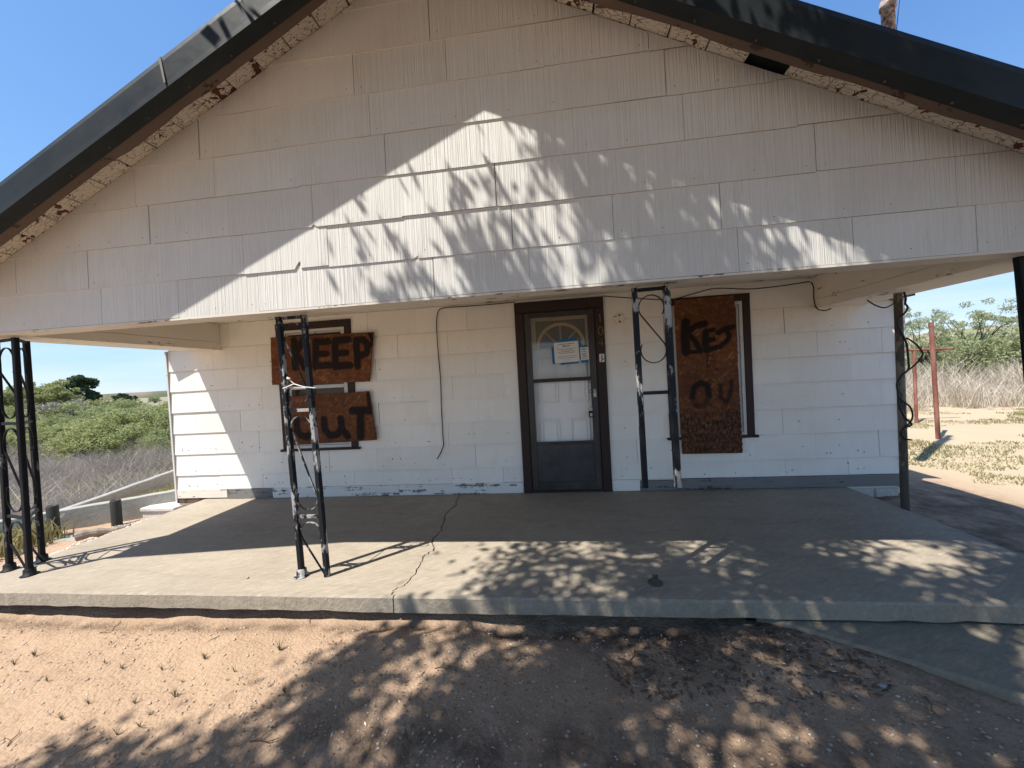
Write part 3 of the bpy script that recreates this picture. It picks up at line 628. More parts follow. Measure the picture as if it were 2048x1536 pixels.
fz, fx = 1.655, .11
b = MB(); t = .03
b.box(-.20, .42, FD-.012, FD-.0005, 1.965, 1.995); b.box(-.20, -.172, FD-.012, FD-.0005, fz-.02, 1.9645); b.box(.392, .42, FD-.012, FD-.0005, fz-.02, 1.9645); b.box(-.1715, .3915, FD-.012, FD-.0005, fz-.022, fz-.002)
P = arc(fx, fz, .262, .262, 0, math.pi, 28); b.bar([(x, FD-.009, z) for x, z in P], .034, .016, (0, 1, 0)); P = arc(fx, fz, .085, .085, 0, math.pi, 16); b.bar([(x, FD-.009, z) for x, z in P], .014, .014, (0, 1, 0))
for an in (45, 90, 135):
    c_, s_ = math.cos(math.radians(an)), math.sin(math.radians(an)); b.bar([(fx+.085*c_, FD-.008, fz+.085*s_), (fx+.25*c_, FD-.008, fz+.25*s_)], .013, .012, (0, 1, 0))
b.build('fanlight', M_FAN, fdoor)
one('fanlight_glass', M_FANGLASS, fdoor, 'box', -.171, .391, FD-.004, FD-.0006, fz, 1.963)
b = MB()
for z in (1.245, 1.13): b.lathe((.425, FD-.012, z), [(.002, -.024), (.022, -.018), (.028, 0), (.022, .018), (.002, .024)], 14)
b.build('deadbolt', M_STEEL, fdoor)
b = MB(); bx, bz, by = .40, .90, -.055
b.box(bx-.024, bx+.024, by-.014, by+.014, bz-.055, bz+.02, 0, .006); b.tube([(bx-.015, by, bz+.015), (bx-.015, by, bz+.05), (bx-.008, by, bz+.064), (bx+.008, by, bz+.064), (bx+.015, by, bz+.05), (bx+.015, by, bz+.015)], .0045, 8, 1)
b.box(bx-.013, bx+.013, by-.017, by-.0145, bz-.04, bz-.005, 1)
tag(b.build('key_lockbox', [M_BLACKPLASTIC, M_STEEL]), 'small black key lockbox hanging beside the front door latch', 'lockbox')
# notices on the storm glass
def notice(name, label, x0, x1, z0, z1, rows, tapes, tilt, logo=False):
    b = MB(); cx, cz = (x0+x1)/2, (z0+z1)/2
    def R(p): dx, dz = p[0]-cx, p[1]-cz; return (cx+dx*math.cos(tilt)-dz*math.sin(tilt), cz+dx*math.sin(tilt)+dz*math.cos(tilt))
    def quad(a0, a1, c0, c1, y, th, mi): b.prism([R(p) for p in ((a0, c0), (a1, c0), (a1, c1), (a0, c1))], 1, y-th, y, mi)
    for t in tapes: quad(*t, -.0216, .0006, 2)
    quad(x0, x1, z0, z1, -.0226, .0008, 0)
    w, h = x1-x0, z1-z0
    for (u0, u1, v, th) in rows:
        u = u0
        while u < u1:
            du = random.uniform(.03, .09); e = min(u+du, u1); quad(x0+u*w, x0+e*w, z0+v*h-th/2, z0+v*h+th/2, -.0238, .0003, 1); u = e+.012
    if logo: b.prism([R((x0+.40*w+.012*math.cos(q), z0+.80*h+.010*math.sin(q))) for q in np.arange(10)*math.pi/5], 1, -.0241, -.0238, 1)
    return tag(b.build(name, [M_PAPER, M_INK, M_TAPE]), label, 'notice')
nx0, nx1, nz0, nz1 = .030, .305, 1.475, 1.705
notice('paper_notice', 'large white paper notice taped with blue tape to the storm door glass', nx0, nx1, nz0, nz1,
       [(.16, .82, .90, .007), (.46, .66, .80, .011), (.12, .88, .66, .005), (.28, .72, .60, .005), (.12, .88, .53, .005), (.20, .80, .46, .005), (.12, .9, .30, .004), (.14, .85, .22, .004), (.36, .64, .12, .003)],
       [(nx0-.028, nx0+.004, nz0-.008, nz1-.04), (nx1-.004, nx1+.028, nz0+.02, nz1-.006), (nx0+.03, nx1-.03, nz1-.004, nz1+.034), (nx0+.06, nx1-.01, nz0-.022, nz0+.004)], .03, True)
px0, px1, pz0, pz1 = .322, .413, 1.490, 1.632
notice('paper_slip', 'small white paper slip beside the larger notice on the storm door', px0, px1, pz0, pz1,
       [(.12, .72, .85, .012), (.1, .72, .66, .006), (.15, .7, .5, .009), (.2, .7, .37, .009), (.12, .8, .24, .007), (.15, .75, .1, .004)], [(px0+.015, px1-.01, pz1-.004, pz1+.026), (px0+.002, px1-.01, pz0-.03, pz0+.004)], .03)
# ---- windows
def window(r, casing, sash_z):
    x0, x1, z0, z1 = r; t = casing; w = thing_part = bpy.data.objects.new('window', None); COL.objects.link(w); w.parent = house; w.location = Vector(((x0+x1)/2, 0, z0))-house.location
    b = MB(); y0 = -.032
    b.box(x0, x0+t, y0, .006, z0, z1-t-.001, 0, .003); b.box(x1-t, x1, y0, .006, z0, z1-t-.001, 0, .003); b.box(x0, x1, y0-.003, .006, z1-t, z1, 0, .003); b.build('casing', M_BROWN, w)
    one('sill', M_BROWN, w, 'box', x0-.03, x1+.03, -.05, .006, z0-.028, z0-.001, 0, .004)
    b = MB(); a0, a1, c0, c1 = x0+t+.001, x1-t-.001, z0+.002, z1-t-.002; q = .034
    b.box(a0, a0+q, -.024, .03, c0, c1, 0, .002); b.box(a1-q, a1, -.024, .03, c0, c1, 0, .002); b.box(a0+q+.0005, a1-q-.0005, -.024, .03, c1-q, c1, 0, .002); b.box(a0+q+.0005, a1-q-.0005, -.024, .03, c0, c0+q, 0, .002); b.build('window_frame', M_WHITE, w)
    b = MB(); q2 = .022; e0, e1, d0, d1 = a0+q+.001, a1-q-.001, c0+q+.001, c1-q-.001
    b.box(e0, e0+q2, -.008, .03, d0, d1); b.box(e1-q2, e1, -.008, .03, d0, d1); b.box(e0+q2+.0005, e1-q2-.0005, -.008, .03, d1-q2, d1); b.box(e0+q2+.0005, e1-q2-.0005, -.008, .03, d0, d0+q2); b.box(e0+q2+.0005, e1-q2-.0005, -.012, .03, sash_z-.02, sash_z+.02); b.build('sash', M_WHITE, w)
    for (g0, g1) in ((d0+q2+.001, sash_z-.021), (sash_z+.021, d1-q2-.001)): one('pane', M_DARKGLASS, w, 'box', e0+q2+.001, e1-q2-.001, .008, .012, g0, g1)
    return w
window(WL, .085, 1.355); window(WR, .075, 1.33)
b = MB(); c = at(1238, 637, 1, -.02); b.tube([(c[0], -.002, c[2]), (c[0], -.028, c[2]), (c[0], -.031, c[2])], [.062, .062, .054], 24)
for dz in (.035, -.035): b.tube([(c[0]+.004, -.030, c[2]+dz), (c[0]+.004, -.034, c[2]+dz)], .012, 8, 1)
b.build('box_cover', [M_BEAM, M_NAIL], house)

# ------------------------------------------------------------------ boards with sprayed words
def dist_seg(U, V, a, c):
    ax, az = a; bx, bz = c; dx, dz = bx-ax, bz-az; t = np.clip(((U-ax)*dx+(V-az)*dz)/(dx*dx+dz*dz+1e-9), 0, 1)
    return np.hypot(U-ax-t*dx, V-az-t*dz)
def board(corners, strokes, label, nu=150, nv=80, Y=-.066, mould=None):
    P = [at(x, y, 1, Y) for x, y in corners]; (TL, TR, BR, BL) = [np.array([p[0], p[2]]) for p in P]
    u, v = np.meshgrid(np.linspace(0, 1, nu), np.linspace(0, 1, nv)); G = (TL*(1-v[..., None])+BL*v[..., None])*(1-u[..., None]) + (TR*(1-v[..., None])+BR*v[..., None])*u[..., None]
    X, Z = G[..., 0], G[..., 1]; rag = (vnoise(Z, X, 60, 3)-.5)*.010
    X = X + rag*(u > .999) - rag*(u < .001)*.4
    paint = np.zeros_like(X)
    for pts, r, amt in strokes:
        q = [at(x, y, 1, Y) for x, y in pts]; q = [(p[0], p[2]) for p in q]
        d = np.min([dist_seg(X, Z, q[i], q[i+1]) for i in range(len(q)-1)], axis=0); paint = np.maximum(paint, amt*sstep(r*2.0, r*.25, d))
    bow = .006*np.sin(u*3.1)
    F_ = np.stack([X, np.full_like(X, Y)-bow*.5, Z], -1).reshape(-1, 3); B_ = F_ + np.array([0, .012, 0]); n = nu*nv; i = np.arange(n).reshape(nv, nu)
    q = np.stack([i[:-1, :-1], i[1:, :-1], i[1:, 1:], i[:-1, 1:]], -1).reshape(-1, 4)
    ring = np.concatenate([i[0, :], i[1:, -1], i[-1, -2::-1], i[-2:0:-1, 0]]); r2 = np.roll(ring, -1); sd = np.stack([ring, r2, r2+n, ring+n], -1)
    bq = np.array([[i[0, 0]+n, i[0, -1]+n, i[-1, -1]+n, i[-1, 0]+n]])
    me = fast_mesh('strand_board', np.vstack([F_, B_]), np.vstack([q, sd, bq]), M_OSB)
    me.attributes.new('paint', 'FLOAT', 'POINT').data.foreach_set('value', np.concatenate([paint.ravel(), np.zeros(n)]).astype(np.float32))
    mo = np.zeros_like(X) if mould is None else mould(u, v)
    me.attributes.new('mould', 'FLOAT', 'POINT').data.foreach_set('value', np.concatenate([mo.ravel(), np.zeros(n)]).astype(np.float32))
    return tag(link('strand_board', me), label, 'board')
def Z8(*p): return [(540+x/4.8, 600+y/4.8) for x, y in p]
def Z4(*p): return [(1220+x/3.339, 540+y/3.339) for x, y in p]
R_ = .034
keep = [(Z8((232, 385), (240, 520), (243, 650)), R_, 1), (Z8((325, 375), (285, 450), (240, 520)), R_, 1), (Z8((240, 505), (300, 580), (335, 648)), R_, 1),
        (Z8((440, 400), (438, 640)), R_, 1), (Z8((440, 405), (562, 398)), R_, 1), (Z8((440, 520), (545, 515)), R_*.9, 1), (Z8((440, 632), (575, 625)), R_, 1),
        (Z8((625, 395), (630, 640)), R_, 1), (Z8((625, 390), (752, 378)), R_, 1), (Z8((630, 515), (735, 505)), R_*.9, 1), (Z8((630, 635), (770, 625)), R_, 1),
        (Z8((828, 385), (842, 635)), R_, 1), (Z8((828, 385), (895, 378), (942, 430), (925, 510), (845, 545)), R_*.95, 1), (Z8((960, 330), (985, 390), (960, 450)), .02, .7)]
board([(541, 675), (747, 664), (739, 763), (544, 770)], keep, 'upper brown strand board sprayed KEEP over the left window')
outw = [(Z8((255, 1145), (262, 1250), (300, 1300), (350, 1312), (400, 1285)), R_, 1), (Z8((400, 1285), (425, 1220), (410, 1150)), R_*.9, .8), (Z8((290, 1150), (400, 1150)), .016, .35),
        (Z8((520, 1145), (528, 1240), (580, 1300), (650, 1290), (690, 1230)), R_, 1), (Z8((680, 1140), (695, 1240), (745, 1305)), R_, 1),
        (Z8((790, 1062), (960, 1058)), R_*1.1, 1), (Z8((868, 1065), (872, 1310)), R_*1.1, 1), (Z8((940, 900), (955, 1010)), .025, .6)]
board([(565, 794), (738, 782), (753, 880), (571, 891)], outw, 'lower brown strand board sprayed OUT over the left window')
ko = [(Z4((505, 350), (500, 450), (508, 548)), .035, 1), (Z4((632, 358), (570, 375), (510, 420)), .026, .95), (Z4((520, 430), (565, 470), (605, 542)), .024, .9), (Z4((508, 550), (605, 543)), .018, .8),
      (Z4((640, 415), (636, 480), (645, 535)), .03, .9), (Z4((640, 415), (690, 398)), .02, .8), (Z4((645, 472), (690, 462)), .022, .85), (Z4((645, 535), (735, 512)), .022, .9),
      (Z4((722, 420), (765, 392), (825, 378)), .022, .9), (Z4((768, 395), (800, 440), (775, 480), (745, 500)), .022, .75), (Z4((600, 345), (606, 362)), .005, 1), (Z4((618, 345), (626, 352), (617, 360), (626, 366), (616, 372)), .004, 1),
      (Z4((550, 850), (560, 785), (605, 750), (650, 775), (662, 840)), .030, .62), (Z4((550, 850), (575, 905), (625, 912), (662, 840)), .028, .42), (Z4((735, 770), (740, 850), (775, 885), (800, 840), (815, 745)), .024, .5),
      (Z4((640, 570), (690, 575)), .006, .6), (Z4((650, 560), (650, 680)), .005, .5), (Z4((640, 605), (700, 610)), .006, .5), (Z4((645, 650), (665, 640), (668, 660)), .005, .6), (Z4((690, 650), (715, 660)), .006, .5), (Z4((655, 735), (685, 740)), .006, .5), (Z4((662, 905), (672, 890), (680, 910)), .007, .5)]
board([(1348, 601), (1468, 590), (1486, 906), (1365, 908)], ko, 'tall brown strand board over the right window with faded sprayed letters', 110, 230,
      mould=lambda u, v: np.clip(sstep(.62, .95, v)*.9 + .55*np.exp(-((v-.78)/.1)**2), 0, 1))

# ------------------------------------------------------------------ cables
def cable(px, Y, r, label, name='cable', jit=0.0):
    pts = [Vector(at(x, y, 1, Y if not hasattr(Y, '__len__') else Y[i])) for i, (x, y) in enumerate(px)]
    for p in pts: p.z = min(p.z, CEIL-.012) if p.y > -1.6 and p.x > -4.1 and p.x < 2.74 else p.z
    sm = []
    for i in range(len(pts)-1):
        p0, p1, p2, p3 = pts[max(i-1, 0)], pts[i], pts[i+1], pts[min(i+2, len(pts)-1)]
        for k in range(6):
            t = k/6; sm.append(.5*((2*p1)+(p2-p0)*t+(2*p0-5*p1+4*p2-p3)*t*t+(3*p1-p0-3*p2+p3)*t**3))
    sm.append(pts[-1]); b = MB(); b.tube(sm, r, 7); return tag(b.build(name, M_CABLE), label, 'cable')
cable([(1030, 604), (978, 609), (925, 613), (887, 616), (876, 624), (873, 650), (876, 700), (881, 760), (883, 820), (886, 875), (887, 890), (880, 908), (874, 918)], -.030, .0055, 'black cable hanging loose down the white wall left of the door')
cable([(1206, 592), (1262, 596), (1338, 599), (1385, 588), (1430, 577), (1500, 578), (1560, 572), (1600, 566), (1620, 563)], -.052, .0055, 'black cable looping along the porch ceiling above the right window')
cable([(1622, 564), (1627, 575), (1628, 600), (1634, 617), (1650, 621), (1662, 617)], -.075, .006, 'short black cable dropping down the right porch beam end')
Z5 = lambda *p: [(1560+x/2.363, 480+y/2.363) for x, y in p]
cable(Z5((412, 284), (450, 308), (492, 320), (530, 305), (556, 276)), -.45, .006, 'black cable sagging from the right beam to the grey pipe')
yy = -.665
cable(Z5((585, 245), (594, 275), (592, 300), (603, 318), (590, 345), (560, 372), (556, 400), (575, 440), (598, 490), (606, 560), (607, 610), (575, 642), (553, 680), (560, 730), (562, 780), (590, 838), (622, 872), (585, 890), (574, 915), (590, 938), (620, 945)), yy, .008, 'black cable wound round the grey pipe column')
cable(Z5((598, 462), (640, 490), (670, 525), (672, 548), (640, 588), (600, 620)), yy+.005, .007, 'loose black cable loop standing off the grey pipe column')
cable(Z5((560, 740), (585, 765), (615, 790), (627, 830), (615, 862), (590, 885)), yy-.005, .007, 'lower black cable loop at the grey pipe column')

# ------------------------------------------------------------------ porch posts
def stube(p0, p1, w, mat, parent, name='tube'):
    b = MB(); h = w/2; c = h*.28; pr = [(-h+c, -h), (h-c, -h), (h, -h+c), (h, h-c), (h-c, h), (-h+c, h), (-h, h-c), (-h, -h+c)]
    vs = [(p0[0]+x, p0[1]+y, p0[2]) for x, y in pr] + [(p1[0]+x, p1[1]+y, p1[2]) for x, y in pr]
    b.add(vs, [tuple(range(8))[::-1], tuple(range(8, 16))] + [(i, (i+1) % 8, 8+(i+1) % 8, 8+i) for i in range(8)]); return b.build(name, mat, parent)
def collar(x, y, mat, parent, z=0.0):
    b = MB(); b.lathe((x, y, z), [(.052, .0015), (.052, .006), (.036, .010), (.033, .050), (.027, .056)], 12); return b.build('foot_collar', mat, parent)
class Face:
    """one ladder-like face between two tubes, with rungs and scrolls"""
    def __init__(s, A0, A1, B0, B1): s.A0, s.A1, s.B0, s.B1 = map(np.array, (A0, A1, B0, B1))
    def P(s, u, z):      # u 0..1 across, z height
        def q(P0, P1): t = (z-P0[2])/(P1[2]-P0[2]); return P0+(P1-P0)*t
        return q(s.A0, s.A1)*(1-u) + q(s.B0, s.B1)*u
    def rung(s, z, mat, parent, d=.024):
        n = np.cross(s.B0-s.A0, [0, 0, 1.0]); n /= np.linalg.norm(n); b = MB(); b.bar([s.P(.06, z), s.P(.94, z)], .022, .014, tuple(n)); b.build('rung', mat, parent)
    def scroll(s, zt, zb, mat, parent, half=False, flip=False):
        w = np.linalg.norm((s.B0-s.A0)[:2]); r = .40; rz = r*w; L = []
        cz = zt-.03-rz; u0 = .5
        for i in range(19): a = math.radians(-35+245*i/18); L.append((u0+r*math.cos(a), cz+rz*math.sin(a)))
        if half: L.append((.92, zb))
        else:
            c2 = zb+.03+rz
            for i in range(19): a = math.radians(30-240*i/18); L.append((u0+r*math.cos(a), c2+rz*math.sin(a)))
        n = np.cross(s.B0-s.A0, [0, 0, 1.0]); n /= np.linalg.norm(n)
        b = MB(); b.bar([s.P(1-u if flip else u, z) for u, z in L], .006, .013, tuple(n)); b.build('scroll', mat, parent)
def post(label, faces_xy, top_xy, rungs, sections, mat, mat2, z1=ZB-.016, z0=0.0, collars=(0, 1, 2), feet=True, w=.036):
    t = thing('porch_post', label, 'porch post', (faces_xy[0][0], faces_xy[0][1], z0), 'iron porch posts')
    n = len(faces_xy)
    for i in range(n): stube((*faces_xy[i], z0), (*top_xy[i], z1), w, mat if i % 2 == 0 else mat2, t)
    if feet:
        for i in collars:
            if i < n: collar(*faces_xy[i], mat, t)
    pairs = [(0, 1)] if n == 2 else [(0, 1), (0, 2)]
    for i, j in pairs:
        f = Face((*faces_xy[i], z0), (*top_xy[i], z1), (*faces_xy[j], z0), (*top_xy[j], z1))
        for z in rungs: f.rung(z, mat2, t)
        for zt, zb, hf in sections: f.scroll(zt, zb, mat2, t, hf, flip=(n == 3 and j == 1))
        f.rung(z1-.012, mat, t)
    return t
# corner post on the left: front pair and one tube behind
post('black iron corner post with three tubes at the left end of the porch', [(-4.175, -1.788), (-4.488, -1.717), (-4.412, -1.572)], [tuple(at(30, 674, 1, -1.77)[:2]), tuple(at(-9, 678, 1, -1.73)[:2]), tuple(at(52, 680, 1, -1.60)[:2])], (1.20, .45), [(1.83, 1.21, False), (1.19, .46, False), (.44, .02, True)], M_POST, M_POST, w=.034)
post('worn black iron post standing in front of the left window', [(-1.871, -1.776), (-1.676, -1.776)], [(-1.925, -1.76), (-1.732, -1.76)], (1.196, .432), [(1.85, 1.21, False), (1.185, .45, False), (.42, .01, True)], M_POSTWORN, M_POSTWORN, collars=(0,))
bp = thing('porch_post', 'broken black iron post hanging from the beam, left of the right window', 'porch post', (.547, -1.79, .60), 'iron porch posts')
stube((.547, -1.80, .60), (.545, -1.765, ZB-.016), .034, M_POSTWORN, bp); stube((.747, -1.80, .60), (.738, -1.775, ZB-.016), .040, M_POSTWORN, bp)
fc = Face((.547, -1.80, .60), (.545, -1.765, ZB-.016), (.747, -1.80, .60), (.738, -1.775, ZB-.016)); fc.rung(1.20, M_POST, bp); fc.scroll(1.85, 1.36, M_CABLE, bp); fc.rung(ZB-.03, M_POST, bp)
post('black iron corner post at the right end of the porch', [(2.83, -1.79), (3.0, -1.79), (2.98, -1.60)], [(2.662, -1.79), (2.92, -1.79), (2.93, -1.55)], (1.20, .45), [(1.83, 1.21, False), (1.19, .46, False)], M_POST, M_POST, w=.040)
b = MB(); b.lathe((.575, -1.83, 0), [(.045, .001), (.045, .006), (.022, .009), (.020, .030), (.014, .036)], 12); b.box(.560, .592, -1.835, -1.825, .03, .052, 0); tag(b.build('post_foot', M_PIPE), 'rusty steel post foot left bolted to the bare porch slab', 'post foot')
# cord
b = MB(); A = at(566, 777, 1, -1.80); B = at(630, 776, 1, -1.80); C_ = at(588, 768, 1, -1.81)
b.tube([A, at(576, 773, 1, -1.81), C_, at(608, 774, 1, -1.81), B], .004, 6); b.tube([C_, at(580, 760, 1, -1.812), at(574, 754, 1, -1.812)], .004, 6); b.tube([at(574, 757, 1, -1.812), at(580, 757, 1, -1.816)], .006, 6)
b.tube([A, Vector(A)+Vector((.02, .055, 0)), Vector(B)+Vector((-.02, .055, 0)), B], .0035, 6)
tag(b.build('cord', M_CORD), 'white cord tied round the worn iron post', 'cord')

# ------------------------------------------------------------------ pipe column at the right, clothes-line poles
b = MB(); b.tube([(3.035, -.62, -.2), (3.033, -.62, .5), (3.031, -.62, 1.2), (3.03, -.62, ZB)], [.030, .029, .029, .029], 16); tag(b.build('pipe_column', M_PIPE), 'mottled grey pipe column at the right edge of the porch', 'column')
t = thing('clothesline_pole', 'tall rusty red pipe pole standing in the right yard', 'pole', (6.515, 2.83, -.16)); one('pole', M_RUST, t, 'tube', [(6.515, 2.83, -.25), (6.454, 2.83, 1.87)], .031, 12)
b = MB(); b.tube([(6.453, 2.83, 1.865), (6.453, 2.83, 1.80)], .034, 12); b.build('pole_cap', M_RUST, t)
t = thing('clothesline_pole', 'rusty T-shaped clothesline pole farther back in the right yard', 'pole', (7.656, 4.5, -.16)); one('pole', M_RUST, t, 'tube', [(7.656, 4.5, -.25), (7.652, 4.5, 1.44)], .029, 12)
one('crossbar', M_RUST, t, 'tube', [(6.90, 4.5, 1.44), (8.37, 4.5, 1.42)], .026, 10)

# ------------------------------------------------------------------ left of the porch: low walls, bollards, log, step
def lowwall(label, A, B, za, zb, th, base):
    d = Vector((B[0]-A[0], B[1]-A[1], 0)); n = Vector((-d.y, d.x, 0)).normalized()*th; A = Vector((*A, 0)); B = Vector((*B, 0)); K = 14; b = MB(); vs = []
    for i in range(K+1):
        p = A+(B-A)*i/K; zt = za+(zb-za)*i/K + random.uniform(-.004, .004)
        vs += [(p.x, p.y, base), (p.x, p.y, zt-.01), (p.x+n.x*.1, p.y+n.y*.1, zt), (p.x+n.x*.9, p.y+n.y*.9, zt), (p.x+n.x, p.y+n.y, zt-.01), (p.x+n.x, p.y+n.y, base)]
    fs = [(i*6+k, (i+1)*6+k, (i+1)*6+k+1, i*6+k+1) for i in range(K) for k in range(5)] + [(0, 1, 2, 3, 4, 5), tuple(K*6+k for k in (5, 4, 3, 2, 1, 0))]
    b.add(vs, fs); return tag(b.build('low_wall', M_GREYCON), label, 'wall')
def zat(px, py, Y): return at(px, py, 1, Y)[2]
A = at(84, 1030, 1, -.42); Bq = at(348, 981.6, 1, .22)
lowwall('low grey concrete wall behind the two dark bollards', (A[0]-.5, A[1]-.25), (Bq[0]+.15, Bq[1]+.06), A[2]-.015, Bq[2]+.01, .11, -.9)
C1 = at(119, 1022, 1, -.22); D1 = at(348, 960, 1, 1.25)
lowwall('sloping concrete kerb wall rising behind the lower wall', (C1[0]-.02, C1[1]-.1), (D1[0]-.08, D1[1]+.9), C1[2]-.02, D1[2]+.22, .10, -1.0)
# earth between the two walls
b = MB(); b.add([(C1[0], C1[1]-.02, C1[2]-.06), (A[0]+.1, A[1]+.12, A[2]-.05), (Bq[0]+.1, Bq[1]+.12, Bq[2]-.035), (D1[0], D1[1], D1[2]-.10)], [(0, 1, 2, 3)]); b.build('earth_bed', M_GROUND, kind='structure')
for px, py, tp, Y, lab in ((109.5, 1074, 1011, -.50, 'left dark pipe bollard in front of the low grey wall'), (234.5, 1050, 1000, -.19, 'right dark pipe bollard in front of the low grey wall, beside the log')):
    P = at(px, py, 1, Y); T = at(px, tp, 1, Y); b = MB(); b.lathe((P[0], P[1], 0), [(.052, -.6), (.052, T[2]-.008), (.047, T[2]), (.040, T[2]), (.040, T[2]-.03), (.001, T[2]-.03)], 16); tag(b.build('bollard', M_BOLLARD), lab, 'bollard', 'dark pipe bollards')
P0 = at(152, 1073, 1, -.72); P1 = at(262, 1052, 1, -.42); b = MB(); pts = []; rs = []
for i in range(9):
    t_ = i/8; p = P0+(P1-P0)*t_; pts.append((p[0], p[1], p[2]-.005+.012*math.sin(t_*7))); rs.append(.052*(1-.35*t_)+.006*math.sin(t_*19))
b.tube(pts, rs, 10, smooth=False); tag(b.build('log', M_LOG), 'weathered split log lying on the gravel by the wall', 'log')
b = MB(); q = at(306, 1028, 1, .10); zt = zat(330, 1008, .12)
b.box(q[0], XL-.03, -.02, .45, -.5, zt-.045); b.box(q[0]-.02, XL-.028, -.04, .47, zt-.044, zt, 0, .008); tag(b.build('step', M_BLOCK), 'pale concrete step at the left corner of the house', 'step')
b = MB(); x0, x1 = at(86, 1083, 1, -.56)[0], at(160, 1083, 1, -.56)[0]; zz = zat(130, 1077, -.56); b.box(x0, x1, -.60, -.47, -.5, zz, 0, .01); tag(b.build('concrete_pad', M_GREYCON), 'pale concrete pad at the foot of the left bollard', 'pad')

# ------------------------------------------------------------------ vegetation
def leaf_quads(C, size, rng, el=1.9, droop=0.0):
    n = len(C); a = rng.normal(size=(n, 3)); a /= np.linalg.norm(a, axis=1, keepdims=True); r = rng.normal(size=(n, 3)); bq = np.cross(a, r); bq /= np.linalg.norm(bq, axis=1, keepdims=True)
    s = size*rng.uniform(.6, 1.35, (n, 1)); A = a*s*el*.5; B = bq*s*.5
    V = np.stack([C-A, C+B*.9-A*.1, C+A, C-B*.9-A*.1], 1).reshape(-1, 3); return V, np.arange(4*n).reshape(n, 4)
def crown_points(rng, blobs, per, sq=.8):
    out = []
    for (c, r) in blobs:
        d = rng.normal(size=(per, 3)); d /= np.linalg.norm(d, axis=1, keepdims=True); rad = r*rng.uniform(.25, 1.0, (per, 1))**.6
        out.append(np.array(c)+d*rad*np.array([1, 1, sq]))
    return np.vstack(out)
def limbs(b, base, r0, rng, tips, n=6):
    for tip in tips:
        p0 = Vector(base); p1 = Vector(tip); m = p0.lerp(p1, .5)+Vector(rng.normal(size=3)*.12*(p1-p0).length*.5); b.tube([p0, p0.lerp(m, .5)+Vector(rng.normal(size=3)*.03), m, m.lerp(p1, .6), p1], [r0, r0*.8, r0*.6, r0*.4, r0*.15], n)
def plant_meshes(name, seed, W_, H_, nb, per, leaf, mleaf, trunk_r, low=.25, sq=.8, el=1.9, trunk_h=.3, blob=.3):
    rng = np.random.default_rng(seed); blobs = []
    for i in range(nb):
        a = rng.uniform(0, 2*math.pi); rr = W_*.5*math.sqrt(rng.uniform(0, 1))*.85; k = 1-(rr/(W_*.5))**2*.55; z = H_*(low+(1-low)*rng.uniform(0, 1)**.7*k)
        blobs.append(((rr*math.cos(a), rr*math.sin(a), z*.93), W_*blob*rng.uniform(.5, 1.0)))
    pts = crown_points(rng, blobs, per, sq); pts = pts[pts[:, 2] > H_*.02]; V, Q = leaf_quads(pts, leaf, rng, el); cm = fast_mesh(name+'_crown', V, Q, mleaf)
    b = MB(); top = (rng.normal()*.05, rng.normal()*.05, H_*trunk_h)
    if trunk_h > .12: b.tube([(0, 0, -.1), (top[0]*.5, top[1]*.5, H_*trunk_h*.5), top], [trunk_r, trunk_r*.85, trunk_r*.7], 8)
    else: top = (0, 0, 0)
    limbs(b, top, trunk_r*.65, rng, [bl[0] for bl in blobs[:22]], 5); return cm, b.mesh(name+'_trunk', M_BARK)
def plant(meshes, name, label, cat, loc, sc, rz, group=None):
    t = thing(name, label, cat, loc, group); t.scale = sc; t.rotation_euler = (0, 0, rz)
    for nm, m in (('crown', meshes[0]), ('trunk', meshes[1])):
        o = bpy.data.objects.new(nm, m); COL.objects.link(o); o.parent = t
    return t
shrubs = [plant_meshes('mesquite', 20+i, 2.6, 1.75, 30, 170, .046, (M_MESQ, M_PALE, M_MESQ, M_PALE)[i], .05, .12, .75, 2.4, .08, .17) for i in range(4)]
airy = [plant_meshes('airy_mesquite', 60+i, 2.6, 1.75, 40, 75, .040, M_AIRY, .035, .12, .8, 2.8, .08, .13) for i in range(2)]
GS = 'mesquite bushes beyond the left wall'
rng = np.random.default_rng(5); placed = []
rows = [(7.6, 8), (10.5, 8), (14, 9), (19, 9)]
ORD = 'first second third fourth fifth sixth seventh eighth ninth tenth eleventh twelfth thirteenth fourteenth fifteenth sixteenth seventeenth eighteenth nineteenth twentieth'.split(); RN = ['nearest', 'second', 'third', 'farthest']
for Y, n in rows:
    for i in range(n):
        px = -60+430*(i+rng.uniform(.1, .9))/n; P = at(px, 800, 1, Y+rng.uniform(-1.2, 1.2)); x, y = float(P[0]), float(P[1])
        s_ = rng.uniform(.58, 1.08)*(1+.020*(Y-7)); plant(shrubs[int(rng.integers(4))], 'mesquite_bush', 'mesquite bush %s from the left in the %s row of the left thicket' % (ORD[i], RN[rows.index((Y, n))]), 'bush', (x, y, float(gz(x, y))-.08), (s_*1.1, s_*1.1, s_*.92), rng.uniform(0, 6.3), GS)
def tree_at(meshes, px, base_py, Y, top_py, H_, name, label, cat, group=None, rz=0, wide=1.0):
    P = at(px, base_py, 1, Y); T = at(px, top_py, 1, Y); z0 = float(gz(P[0], Y)); s_ = (T[2]-z0)/H_; return plant(meshes, name, label, cat, (float(P[0]), Y, z0), (s_*wide, s_*wide, s_), rz, group)
dk = plant_meshes('dark_tree', 41, 4.2, 5.2, 90, 150, .12, M_DKLEAF, .14, .2, .8, 1.9, .3, .10)
pl = plant_meshes('pale_tree', 43, 5.0, 4.0, 90, 130, .10, M_PALE, .13, .12, .8, 1.9, .2, .10)
gy_ = plant_meshes('bare_bush', 44, 3.0, 1.9, 30, 120, .05, M_GREYLEAF, .06, .1, .8, 4.5, .06, .16)
